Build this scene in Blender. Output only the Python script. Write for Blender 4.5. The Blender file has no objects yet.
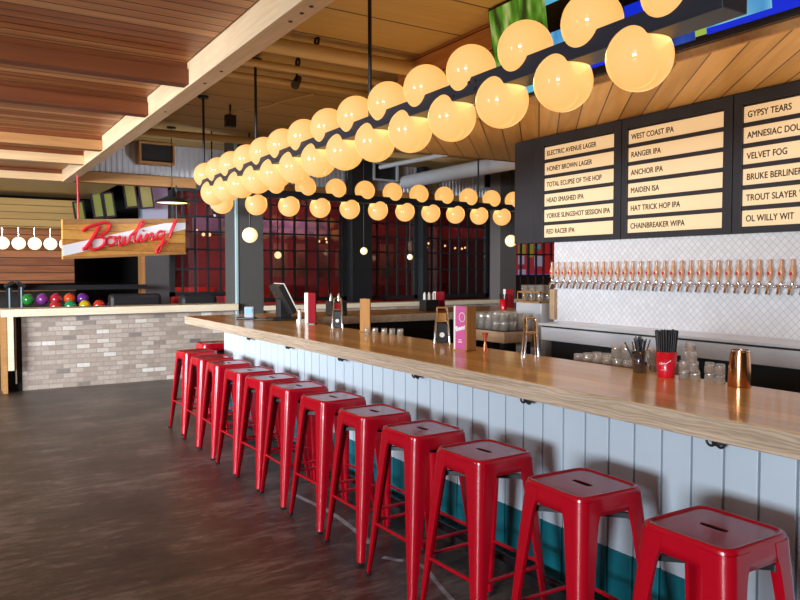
import bpy, bmesh, math, random
from mathutils import Vector, Matrix, Quaternion
random.seed(7)
scene = bpy.context.scene
col = scene.collection
PI = math.pi
R = math.radians

# ------------------------------------------------------------------ camera, world, light, exposure
cam_d = bpy.data.cameras.new('camera')
cam = bpy.data.objects.new('camera', cam_d)
col.objects.link(cam)
cam_d.sensor_width = 36.0
cam_d.lens = 729.15 * 36.0 / 800.0
cam_d.clip_start = 0.05
cam_d.clip_end = 100
cam.location = (0, 0, 1.53)
cam.rotation_euler = (R(90 - 2.33), 0, R(-31.9))
scene.camera = cam

world = bpy.data.worlds.new('world')
scene.world = world
world.use_nodes = True
bg = world.node_tree.nodes['Background']
bg.inputs[0].default_value = (0.55, 0.5, 0.5, 1)
bg.inputs[1].default_value = 0.05

def area(name, loc, target, sx, sy, power, color, spread=180):
    d = bpy.data.lights.new(name, 'AREA')
    d.shape = 'RECTANGLE'; d.size = sx; d.size_y = sy
    d.energy = power; d.color = color; d.spread = R(spread)
    o = bpy.data.objects.new(name, d); col.objects.link(o)
    o.location = loc
    v = Vector(target) - Vector(loc)
    o.rotation_euler = v.to_track_quat('-Z', 'Y').to_euler()
    return o
area('daylight_window_near', (-8.0, -2.6, 1.75), (2.36, 3.2, 0.8), 2.4, 1.4, 1100, (0.80, 0.90, 1.0))
area('daylight_window_far', (-7.0, 5.0, 2.0), (2.3, 9.6, 1.8), 3.0, 1.8, 480, (0.84, 0.92, 1.0), 80)
# warm fill added in the bartenders' aisle, shining up to brighten the soffit
area('aisle_fill_light', (3.45, 2.9, 0.80), (3.45, 2.9, 3), 0.5, 6.0, 30, (1.0, 0.64, 0.30), 125)

def lamp(name, loc, power, color, r=.12):
    d = bpy.data.lights.new(name, 'POINT'); d.energy = power; d.color = color; d.shadow_soft_size = r
    o = bpy.data.objects.new(name, d); col.objects.link(o); o.location = loc
for x, c_, p in ((5.2, (1.0, .62, .88), 48), (7.0, (1.0, .36, .30), 22), (9.2, (1.0, .32, .26), 20), (3.4, (1, .5, .6), 14)): lamp('far_room_fill', (x, 11.95, 3.0), p, c_)  # unseen coloured fill lights added so the red room shows through the glass
lamp('lane_lamp', (-1.5, 13.2, 2.4), 26, (1.0, .66, .26))
scene.view_settings.view_transform = 'Standard'
scene.view_settings.look = 'None'
scene.view_settings.exposure = 0.0
scene.view_settings.gamma = 1.0
scene.view_settings.use_curve_mapping = False

# ------------------------------------------------------------------ materials
def new_mat(name):
    m = bpy.data.materials.new(name); m.use_nodes = True
    return m, m.node_tree, m.node_tree.nodes['Principled BSDF']
def mat(name, c, rough=0.5, metal=0.0, coat=0.0, emit=None, strength=0.0, noise=0.0, nscale=20.0, spec=0.5, bump=0.0):
    m, t, b = new_mat(name)
    b.inputs['Base Color'].default_value = (*c, 1)
    b.inputs['Roughness'].default_value = rough
    b.inputs['Metallic'].default_value = metal
    b.inputs['Coat Weight'].default_value = coat
    b.inputs['Coat Roughness'].default_value = 0.06
    b.inputs['Specular IOR Level'].default_value = spec
    if emit:
        b.inputs['Emission Color'].default_value = (*emit, 1)
        b.inputs['Emission Strength'].default_value = strength
    if noise or bump:
        tc = t.nodes.new('ShaderNodeTexCoord'); n = t.nodes.new('ShaderNodeTexNoise')
        n.inputs['Scale'].default_value = nscale; n.inputs['Detail'].default_value = 4
        t.links.new(tc.outputs['Object'], n.inputs['Vector'])
        if noise:
            mx = t.nodes.new('ShaderNodeMix'); mx.data_type = 'RGBA'
            mx.inputs[6].default_value = (*[x * (1 - noise) for x in c], 1)
            mx.inputs[7].default_value = (*[min(1, x * (1 + noise)) for x in c], 1)
            t.links.new(n.outputs['Fac'], mx.inputs[0]); t.links.new(mx.outputs[2], b.inputs['Base Color'])
        if bump:
            bp = t.nodes.new('ShaderNodeBump'); bp.inputs['Strength'].default_value = bump; bp.inputs['Distance'].default_value = 0.01
            t.links.new(n.outputs['Fac'], bp.inputs['Height']); t.links.new(bp.outputs[0], b.inputs['Normal'])
    return m
def math_node(t, op, a, b=None):
    n = t.nodes.new('ShaderNodeMath'); n.operation = op
    for i, v in enumerate((a, b)):
        if v is None: continue
        if isinstance(v, (int, float)): n.inputs[i].default_value = v
        else: t.links.new(v, n.inputs[i])
    return n.outputs[0]
def wood(name, c1, c2, grain='Y', rough=0.4, coat=0.0, plank=None, seam=(0.02, 0.01, 0.005), seam_w=0.045, gscale=7.0, stretch=0.07, rot=0.0, rings=0.0, var=0.35, coat_rough=0.08, bump=0.15, spec=0.5):
    """plank = (axis across the boards, board width); grain runs along the axis named; rot turns the pattern about Z"""
    m, t, b = new_mat(name)
    L = t.links.new
    tc = t.nodes.new('ShaderNodeTexCoord'); mp = t.nodes.new('ShaderNodeMapping')
    mp.inputs['Rotation'].default_value = (0, 0, rot)
    L(tc.outputs['Object'], mp.inputs['Vector'])
    sep = t.nodes.new('ShaderNodeSeparateXYZ'); L(mp.outputs[0], sep.inputs[0])
    ax = {'X': 0, 'Y': 1, 'Z': 2}
    comps = [sep.outputs[0], sep.outputs[1], sep.outputs[2]]
    vec = list(comps)
    rnd = None
    if plank:
        a, w = plank
        q = math_node(t, 'DIVIDE', comps[ax[a]], w)
        fl = math_node(t, 'FLOOR', q); fr = math_node(t, 'FRACT', q)
        wn = t.nodes.new('ShaderNodeTexWhiteNoise'); wn.noise_dimensions = '1D'; L(fl, wn.inputs['W'])
        rnd = wn.outputs['Value']
        off = math_node(t, 'MULTIPLY', rnd, 37.0)
        vec[ax[grain]] = math_node(t, 'ADD', comps[ax[grain]], off)
    for i in range(3):
        vec[i] = math_node(t, 'MULTIPLY', vec[i], stretch if i == ax[grain] else 1.0)
    cb = t.nodes.new('ShaderNodeCombineXYZ')
    for i in range(3): L(vec[i], cb.inputs[i])
    n1 = t.nodes.new('ShaderNodeTexNoise'); n1.inputs['Scale'].default_value = gscale * 5; n1.inputs['Detail'].default_value = 5; n1.inputs['Distortion'].default_value = 0.6
    n2 = t.nodes.new('ShaderNodeTexNoise'); n2.inputs['Scale'].default_value = gscale; n2.inputs['Detail'].default_value = 3; n2.inputs['Distortion'].default_value = 1.2
    L(cb.outputs[0], n1.inputs['Vector']); L(cb.outputs[0], n2.inputs['Vector'])
    f = math_node(t, 'ADD', math_node(t, 'MULTIPLY', n1.outputs['Fac'], 0.5), math_node(t, 'MULTIPLY', n2.outputs['Fac'], 0.5))
    if rings:
        wv = t.nodes.new('ShaderNodeTexWave'); wv.wave_type = 'BANDS'; wv.bands_direction = 'Z'
        wv.inputs['Scale'].default_value = 26; wv.inputs['Distortion'].default_value = 14; wv.inputs['Detail'].default_value = 3; wv.inputs['Detail Scale'].default_value = 0.9
        mp2 = t.nodes.new('ShaderNodeMapping'); mp2.inputs['Scale'].default_value = (1, 0.16, 1); L(tc.outputs['Object'], mp2.inputs[0]); L(mp2.outputs[0], wv.inputs['Vector'])
        f = math_node(t, 'ADD', math_node(t, 'MULTIPLY', f, 1 - rings), math_node(t, 'MULTIPLY', wv.outputs['Fac'], rings))
    if rnd is not None:
        f = math_node(t, 'ADD', f, math_node(t, 'MULTIPLY', math_node(t, 'SUBTRACT', rnd, 0.5), var))
    ramp = t.nodes.new('ShaderNodeValToRGB')
    ramp.color_ramp.elements[0].position = 0.3; ramp.color_ramp.elements[0].color = (*c1, 1)
    ramp.color_ramp.elements[1].position = 0.7; ramp.color_ramp.elements[1].color = (*c2, 1)
    L(f, ramp.inputs[0])
    out = ramp.outputs[0]
    if plank:
        e = math_node(t, 'MINIMUM', fr, math_node(t, 'SUBTRACT', 1.0, fr))
        s = math_node(t, 'LESS_THAN', e, seam_w * 0.5)
        mx = t.nodes.new('ShaderNodeMix'); mx.data_type = 'RGBA'
        L(s, mx.inputs[0]); L(out, mx.inputs[6]); mx.inputs[7].default_value = (*seam, 1)
        out = mx.outputs[2]
    L(out, b.inputs['Base Color'])
    b.inputs['Roughness'].default_value = rough; b.inputs['Coat Weight'].default_value = coat; b.inputs['Coat Roughness'].default_value = coat_rough
    b.inputs['Specular IOR Level'].default_value = spec
    if bump:
        bn = t.nodes.new('ShaderNodeBump'); bn.inputs['Strength'].default_value = bump; bn.inputs['Distance'].default_value = 0.003
        L(f, bn.inputs['Height']); L(bn.outputs[0], b.inputs['Normal'])
    return m
def brick_mat():
    m, t, b = new_mat('grey_brick'); L = t.links.new
    tc = t.nodes.new('ShaderNodeTexCoord'); sep = t.nodes.new('ShaderNodeSeparateXYZ'); cb = t.nodes.new('ShaderNodeCombineXYZ')
    L(tc.outputs['Object'], sep.inputs[0]); L(math_node(t, 'ADD', sep.outputs[0], sep.outputs[1]), cb.inputs[0]); L(sep.outputs[2], cb.inputs[1])
    br = t.nodes.new('ShaderNodeTexBrick')
    br.inputs['Scale'].default_value = 1.0
    br.inputs['Brick Width'].default_value = 0.165; br.inputs['Row Height'].default_value = 0.062
    br.inputs['Mortar Size'].default_value = 0.005; br.inputs['Mortar Smooth'].default_value = 0.3; br.inputs['Bias'].default_value = 0.0
    br.inputs['Color1'].default_value = (0, 0, 0, 1); br.inputs['Color2'].default_value = (1, 1, 1, 1); br.inputs['Mortar'].default_value = (0.5, 0.5, 0.5, 1)
    L(cb.outputs[0], br.inputs['Vector'])
    ramp = t.nodes.new('ShaderNodeValToRGB'); cr = ramp.color_ramp
    cr.elements[0].position = 0.0; cr.elements[0].color = (0.15, 0.125, 0.12, 1)
    cr.elements[1].position = 1.0; cr.elements[1].color = (0.66, 0.60, 0.54, 1)
    for p, c in ((0.04, (0.36, 0.275, 0.215)), (0.22, (0.31, 0.235, 0.185)), (0.42, (0.46, 0.37, 0.305)), (0.62, (0.37, 0.29, 0.235)), (0.8, (0.43, 0.345, 0.285)), (0.92, (0.47, 0.38, 0.315)), (0.97, (0.60, 0.53, 0.46))):
        e = cr.elements.new(p); e.color = (*c, 1)
    L(br.outputs['Color'], ramp.inputs[0])
    n = t.nodes.new('ShaderNodeTexNoise'); n.inputs['Scale'].default_value = 28; n.inputs['Detail'].default_value = 4
    L(tc.outputs['Object'], n.inputs['Vector'])
    mx = t.nodes.new('ShaderNodeMix'); mx.data_type = 'RGBA'; mx.blend_type = 'OVERLAY'; mx.inputs[0].default_value = 0.3
    L(ramp.outputs[0], mx.inputs[6]); L(n.outputs['Fac'], mx.inputs[7])
    m2 = t.nodes.new('ShaderNodeMix'); m2.data_type = 'RGBA'; m2.inputs[7].default_value = (0.30, 0.255, 0.225, 1)
    L(br.outputs['Fac'], m2.inputs[0]); L(mx.outputs[2], m2.inputs[6]); L(m2.outputs[2], b.inputs['Base Color'])
    b.inputs['Roughness'].default_value = 0.85
    bn = t.nodes.new('ShaderNodeBump'); bn.inputs['Strength'].default_value = 0.6; bn.inputs['Distance'].default_value = 0.006; bn.invert = True
    L(br.outputs['Fac'], bn.inputs['Height']); L(bn.outputs[0], b.inputs['Normal'])
    return m
def tile_mat():
    m, t, b = new_mat('white_diamond_tile'); L = t.links.new
    tc = t.nodes.new('ShaderNodeTexCoord'); sep = t.nodes.new('ShaderNodeSeparateXYZ'); cb = t.nodes.new('ShaderNodeCombineXYZ')
    L(tc.outputs['Object'], sep.inputs[0]); L(sep.outputs[1], cb.inputs[0]); L(sep.outputs[2], cb.inputs[1])
    mp = t.nodes.new('ShaderNodeMapping'); mp.inputs['Rotation'].default_value = (0, 0, R(45)); L(cb.outputs[0], mp.inputs['Vector'])
    br = t.nodes.new('ShaderNodeTexBrick'); br.offset = 0.0; br.inputs['Scale'].default_value = 1.0
    br.inputs['Brick Width'].default_value = 0.038; br.inputs['Row Height'].default_value = 0.038
    br.inputs['Mortar Size'].default_value = 0.0014; br.inputs['Mortar Smooth'].default_value = 0.2
    br.inputs['Color1'].default_value = (0.80, 0.79, 0.80, 1); br.inputs['Color2'].default_value = (0.72, 0.715, 0.73, 1); br.inputs['Mortar'].default_value = (0.52, 0.52, 0.55, 1)
    L(mp.outputs[0], br.inputs['Vector']); L(br.outputs['Color'], b.inputs['Base Color'])
    b.inputs['Roughness'].default_value = 0.16
    # every tile is set at its own slight tilt
    sp2 = t.nodes.new('ShaderNodeSeparateXYZ'); L(mp.outputs[0], sp2.inputs[0])
    c2 = t.nodes.new('ShaderNodeCombineXYZ')
    for i in (0, 1): L(math_node(t, 'FLOOR', math_node(t, 'DIVIDE', sp2.outputs[i], 0.038)), c2.inputs[i])
    wn = t.nodes.new('ShaderNodeTexWhiteNoise'); L(c2.outputs[0], wn.inputs['Vector'])
    s1 = t.nodes.new('ShaderNodeVectorMath'); s1.operation = 'SUBTRACT'; s1.inputs[1].default_value = (0.5, 0.5, 0.5); L(wn.outputs['Color'], s1.inputs[0])
    s2 = t.nodes.new('ShaderNodeVectorMath'); s2.operation = 'SCALE'; s2.inputs['Scale'].default_value = 0.035; L(s1.outputs[0], s2.inputs[0])
    bn = t.nodes.new('ShaderNodeBump'); bn.inputs['Strength'].default_value = 0.7; bn.inputs['Distance'].default_value = 0.003; bn.invert = True
    L(br.outputs['Fac'], bn.inputs['Height'])
    s3 = t.nodes.new('ShaderNodeVectorMath'); s3.operation = 'ADD'; L(bn.outputs[0], s3.inputs[0]); L(s2.outputs[0], s3.inputs[1])
    s4 = t.nodes.new('ShaderNodeVectorMath'); s4.operation = 'NORMALIZE'; L(s3.outputs[0], s4.inputs[0]); L(s4.outputs[0], b.inputs['Normal'])
    return m
def floor_mat():
    m, t, b = new_mat('dark_plank_floor'); L = t.links.new
    tc = t.nodes.new('ShaderNodeTexCoord'); sep = t.nodes.new('ShaderNodeSeparateXYZ'); L(tc.outputs['Object'], sep.inputs[0])
    q = math_node(t, 'DIVIDE', sep.outputs[1], 0.18); fl = math_node(t, 'FLOOR', q); fr = math_node(t, 'FRACT', q)
    wn = t.nodes.new('ShaderNodeTexWhiteNoise'); wn.noise_dimensions = '1D'; L(fl, wn.inputs['W'])
    cb = t.nodes.new('ShaderNodeCombineXYZ')
    L(math_node(t, 'ADD', math_node(t, 'MULTIPLY', sep.outputs[0], 0.34), math_node(t, 'MULTIPLY', wn.outputs['Value'], 9.0)), cb.inputs[0])
    L(sep.outputs[1], cb.inputs[1])
    n1 = t.nodes.new('ShaderNodeTexNoise'); n1.inputs['Scale'].default_value = 16; n1.inputs['Detail'].default_value = 7; n1.inputs['Roughness'].default_value = 0.7; n1.inputs['Distortion'].default_value = 0.8
    L(cb.outputs[0], n1.inputs['Vector'])
    n2 = t.nodes.new('ShaderNodeTexNoise'); n2.inputs['Scale'].default_value = 1.6; n2.inputs['Detail'].default_value = 4; L(tc.outputs['Object'], n2.inputs['Vector'])
    ramp = t.nodes.new('ShaderNodeValToRGB'); cr = ramp.color_ramp
    cr.elements[0].position = 0.33; cr.elements[0].color = (0.013, 0.009, 0.008, 1)
    cr.elements[1].position = 0.71; cr.elements[1].color = (0.31, 0.24, 0.205, 1)
    e = cr.elements.new(0.5); e.color = (0.080, 0.056, 0.045, 1)
    f = math_node(t, 'ADD', math_node(t, 'MULTIPLY', n1.outputs['Fac'], 0.62), math_node(t, 'MULTIPLY', n2.outputs['Fac'], 0.38))
    f = math_node(t, 'ADD', f, math_node(t, 'MULTIPLY', math_node(t, 'SUBTRACT', wn.outputs['Value'], 0.5), 0.06))
    L(f, ramp.inputs[0])
    e2 = math_node(t, 'LESS_THAN', fr, 0.02)
    mx = t.nodes.new('ShaderNodeMix'); mx.data_type = 'RGBA'; L(e2, mx.inputs[0]); L(ramp.outputs[0], mx.inputs[6]); mx.inputs[7].default_value = (0.02, 0.015, 0.012, 1)
    L(mx.outputs[2], b.inputs['Base Color'])
    L(math_node(t, 'ADD', 0.25, math_node(t, 'MULTIPLY', n1.outputs['Fac'], 0.3)), b.inputs['Roughness'])
    b.inputs['Specular IOR Level'].default_value = 0.6
    bn = t.nodes.new('ShaderNodeBump'); bn.inputs['Strength'].default_value = 0.35; bn.inputs['Distance'].default_value = 0.004
    L(n1.outputs['Fac'], bn.inputs['Height']); L(bn.outputs[0], b.inputs['Normal'])
    return m
def glass_mat(name, tint=(1, 1, 1), gloss=0.12, body=0.0, body_c=(0.9, 0.9, 0.9)):
    m = bpy.data.materials.new(name); m.use_nodes = True; t = m.node_tree; t.nodes.clear(); L = t.links.new
    o = t.nodes.new('ShaderNodeOutputMaterial'); tr = t.nodes.new('ShaderNodeBsdfTransparent'); gl = t.nodes.new('ShaderNodeBsdfGlossy')
    tr.inputs[0].default_value = (*tint, 1); gl.inputs['Roughness'].default_value = 0.05
    lw = t.nodes.new('ShaderNodeLayerWeight'); lw.inputs[0].default_value = 0.35
    fac = math_node(t, 'ADD', math_node(t, 'MULTIPLY', lw.outputs['Facing'], 0.6), gloss)
    mx = t.nodes.new('ShaderNodeMixShader'); L(fac, mx.inputs[0]); L(tr.outputs[0], mx.inputs[1]); L(gl.outputs[0], mx.inputs[2])
    out = mx.outputs[0]
    if body:
        df = t.nodes.new('ShaderNodeBsdfDiffuse'); df.inputs[0].default_value = (*body_c, 1)
        m2 = t.nodes.new('ShaderNodeMixShader'); m2.inputs[0].default_value = body; L(out, m2.inputs[1]); L(df.outputs[0], m2.inputs[2]); out = m2.outputs[0]
    L(out, o.inputs[0])
    return m
def screen_mat(name, cols, scale=6.0, strength=0.8):
    m, t, b = new_mat(name); L = t.links.new
    tc = t.nodes.new('ShaderNodeTexCoord'); n = t.nodes.new('ShaderNodeTexNoise'); n.inputs['Scale'].default_value = scale; n.inputs['Detail'].default_value = 2
    mp = t.nodes.new('ShaderNodeMapping'); mp.inputs['Scale'].default_value = (1, 1, 0.35); L(tc.outputs['Object'], mp.inputs[0]); L(mp.outputs[0], n.inputs['Vector'])
    r = t.nodes.new('ShaderNodeValToRGB'); r.color_ramp.elements[0].position = 0.38; r.color_ramp.elements[1].position = 0.66
    r.color_ramp.elements[0].color = (*cols[0], 1); r.color_ramp.elements[1].color = (*cols[-1], 1)
    if len(cols) > 2:
        e = r.color_ramp.elements.new(0.52); e.color = (*cols[1], 1)
    L(n.outputs['Fac'], r.inputs[0]); L(r.outputs[0], b.inputs['Emission Color']); b.inputs['Emission Strength'].default_value = strength
    b.inputs['Base Color'].default_value = (0.01, 0.01, 0.01, 1); b.inputs['Roughness'].default_value = 0.25
    return m

MT = {}
MT['red'] = mat('red_gloss_paint', (0.43, 0.002, 0.012), 0.24, 0, 0.2, spec=0.4)
MT['black'] = mat('black_plastic', (0.012, 0.012, 0.013), 0.45)
MT['black_gloss'] = mat('black_gloss', (0.01, 0.01, 0.012), 0.15)
MT['rubber'] = mat('dark_rubber', (0.02, 0.012, 0.012), 0.7)
MT['steel_dark'] = mat('dark_blue_steel', (0.032, 0.038, 0.055), 0.42, 0.5)
MT['board'] = mat('blackened_board', (0.028, 0.029, 0.036), 0.5, 0.2, noise=0.3, nscale=3)
MT['chrome'] = mat('chrome', (0.85, 0.85, 0.87), 0.12, 1.0)
MT['stainless'] = mat('brushed_stainless', (0.80, 0.81, 0.84), 0.3, 0.35, noise=0.06, nscale=40)
MT['copper'] = mat('copper', (0.66, 0.30, 0.13), 0.2, 1.0)
MT['white_paint'] = mat('white_painted_board', (0.52, 0.60, 0.66), 0.42, noise=0.05, nscale=2.5)
MT['teal_paint'] = mat('teal_painted_board', (0.002, 0.13, 0.165), 0.45, noise=0.12, nscale=5)
MT['groove'] = mat('dark_groove', (0.09, 0.10, 0.12), 0.8)
MT['dark'] = mat('dark_cabinet', (0.012, 0.011, 0.012), 0.5)
MT['globe'] = mat('opal_glass_globe', (0.20, 0.16, 0.105), 0.09, emit=(1.0, 0.49, 0.125), strength=1.0, spec=0.3)
MT['globe_small'] = mat('lit_small_globe', (0.8, 0.7, 0.5), 0.2, emit=(1.0, 0.72, 0.36), strength=1.1)
MT['globe_white'] = mat('lit_white_globe', (0.8, 0.8, 0.7), 0.2, emit=(1.0, 0.84, 0.46), strength=1.25)
MT['bulb'] = mat('string_bulb', (1, .8, .5), 0.3, emit=(1.0, 0.62, 0.25), strength=3.0)
MT['strip'] = mat('backlit_cream_strip', (0.55, 0.47, 0.34), 0.35, emit=(1.0, 0.61, 0.27), strength=0.54)
MT['ink'] = mat('black_lettering', (0.02, 0.014, 0.01), 0.6)
MT['white_ink'] = mat('white_lettering', (0.85, 0.85, 0.85), 0.5)
MT['tan_ceiling'] = wood('tan_board_ceiling', (0.44, 0.275, 0.085), (0.53, 0.345, 0.115), 'X', 0.6, plank=('Y', 0.61), seam=(0.10, 0.06, 0.025), seam_w=0.035, var=0.15)
MT['tan_paint'] = mat('tan_painted_pipe', (0.58, 0.40, 0.17), 0.45)
MT['pine_beam'] = wood('pale_pine_beam', (0.56, 0.37, 0.20), (0.76, 0.55, 0.34), 'Y', 0.55, gscale=8)
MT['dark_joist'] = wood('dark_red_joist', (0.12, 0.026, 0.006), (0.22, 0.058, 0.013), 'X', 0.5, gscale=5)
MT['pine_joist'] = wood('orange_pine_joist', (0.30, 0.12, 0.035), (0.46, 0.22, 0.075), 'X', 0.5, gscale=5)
MT['pine_lit_joist'] = wood('warm_lit_pine_joist', (0.56, 0.33, 0.15), (0.74, 0.49, 0.26), 'X', 0.5, gscale=5)  # joists further back coloured lighter, for the warm light falling on them
MT['pergola'] = wood('red_brown_ceiling_boards', (0.34, 0.105, 0.03), (0.62, 0.28, 0.10), 'X', 0.45, plank=('Y', 0.118), seam=(0.012, 0.005, 0.003), seam_w=0.10, var=0.5, gscale=5)
MT['soffit'] = wood('golden_soffit_boards', (0.46, 0.235, 0.06), (0.74, 0.44, 0.155), 'Y', 0.4, plank=('X', 0.155), seam=(0.05, 0.022, 0.008), seam_w=0.06, var=0.4, rot=R(42.6), gscale=4)
MT['bulk_wood'] = wood('orange_wall_boards', (0.44, 0.17, 0.05), (0.70, 0.33, 0.11), 'Y', 0.45, plank=('Z', 0.19), seam=(0.03, 0.012, 0.005), seam_w=0.05, var=0.4)
MT['header_wood'] = wood('orange_header_beam', (0.34, 0.145, 0.04), (0.50, 0.25, 0.085), 'X', 0.5)
MT['lane_wood'] = wood('red_cedar_wall', (0.20, 0.062, 0.022), (0.40, 0.145, 0.055), 'X', 0.5, plank=('Z', 0.135), seam=(0.02, 0.008, 0.004), seam_w=0.1, var=0.45)
MT['siding'] = wood('tan_lap_siding', (0.36, 0.21, 0.06), (0.47, 0.29, 0.09), 'X', 0.6, plank=('Z', 0.12), seam=(0.07, 0.04, 0.015), seam_w=0.09, var=0.2)
MT['oak_top'] = wood('golden_oak_top', (0.66, 0.34, 0.065), (0.90, 0.55, 0.155), 'Y', 0.3, 0.6, plank=('X', 0.115), seam=(0.30, 0.14, 0.05), seam_w=0.012, var=0.35, gscale=6, coat_rough=0.11, bump=0.04)
MT['oak_edge'] = wood('pale_oak_edge', (0.31, 0.215, 0.14), (0.66, 0.50, 0.36), 'Y', 0.45, 0.2, gscale=17, stretch=0.035, rings=0.17)
MT['cap'] = wood('pale_maple_cap', (0.68, 0.54, 0.37), (0.84, 0.72, 0.53), 'X', 0.35, 0.3)
MT['sign_wood'] = wood('golden_sign_boards', (0.46, 0.17, 0.03), (0.76, 0.37, 0.08), 'X', 0.5, plank=('Z', 0.132), seam=(0.10, 0.04, 0.01), seam_w=0.04, var=0.4)
MT['caddy_wood'] = wood('caddy_oak', (0.30, 0.125, 0.03), (0.46, 0.22, 0.06), 'Z', 0.6, spec=0.2)
MT['tray_wood'] = wood('tray_oak', (0.40, 0.24, 0.13), (0.58, 0.39, 0.24), 'Y', 0.4)
MT['corrugated'] = mat('grey_corrugated_metal', (0.66, 0.66, 0.69), 0.5, 0.1)
MT['duct'] = mat('pale_grey_duct', (0.55, 0.56, 0.58), 0.4, 0.3)
MT['column'] = mat('dark_grey_column', (0.075, 0.072, 0.068), 0.55, noise=0.15, nscale=2)
MT['brown_column'] = mat('brown_grey_column', (0.12, 0.10, 0.095), 0.6, noise=0.15, nscale=2)
MT['blue_metal'] = mat('pale_teal_edge', (0.42, 0.58, 0.62), 0.4, 0.2)
MT['blue_grey'] = mat('pale_blue_grey', (0.34, 0.37, 0.45), 0.6)
MT['steel_frame'] = mat('black_window_steel', (0.012, 0.013, 0.015), 0.45)
MT['pane'] = glass_mat('dark_window_glass', (0.72, 0.66, 0.64), 0.03)
MT['glass'] = glass_mat('clear_drinking_glass', (0.95, 0.94, 0.92), 0.12, 0.10, (1.0, 0.95, 0.86))
MT['amber_glass'] = glass_mat('smoked_glass', (0.42, 0.30, 0.22), 0.10, 0.02)
MT['red_wall'] = mat('dark_red_wall', (0.30, 0.035, 0.035), 0.7, noise=0.35, nscale=1.6)
MT['purple'] = mat('purple_lit_lintel', (0.34, 0.20, 0.32), 0.6)  # blue-purple light on the lintel is put into its colour
MT['red_seat'] = mat('red_leather', (0.62, 0.03, 0.02), 0.45)
MT['orange_panel'] = mat('rust_panel', (0.42, 0.17, 0.10), 0.5, noise=0.3, nscale=4)
MT['far_dark'] = mat('far_dark_wall', (0.030, 0.024, 0.022), 0.8)
MT['pink'] = mat('pink_card', (0.55, 0.10, 0.27), 0.7, spec=0.2)
MT['cream_card'] = mat('cream_card', (0.75, 0.70, 0.62), 0.5)
MT['red_card'] = mat('dark_red_card', (0.22, 0.004, 0.010), 0.75, spec=0.15)
MT['cup_red'] = mat('red_plastic_cup', (0.66, 0.006, 0.02), 0.3, coat=0.3)
MT['straw'] = mat('black_straw', (0.012, 0.011, 0.012), 0.4)
MT['tap_wood'] = wood('copper_toned_handle', (0.52, 0.24, 0.11), (0.74, 0.42, 0.24), 'Z', 0.3, 0.5, gscale=14)
MT['tap_badge'] = mat('red_tap_badge', (0.6, 0.02, 0.03), 0.4)
MT['sign_red'] = mat('red_sign_lettering', (0.72, 0.012, 0.025), 0.35, coat=0.3)
MT['sign_white'] = mat('white_sign_stripe', (0.92, 0.92, 0.95), 0.5)
MT['line'] = mat('worn_white_floor_paint', (0.40, 0.40, 0.42), 0.7, noise=0.5, nscale=30)
MT['brick'] = brick_mat(); MT['tile'] = tile_mat(); MT['floor'] = floor_mat()

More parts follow.
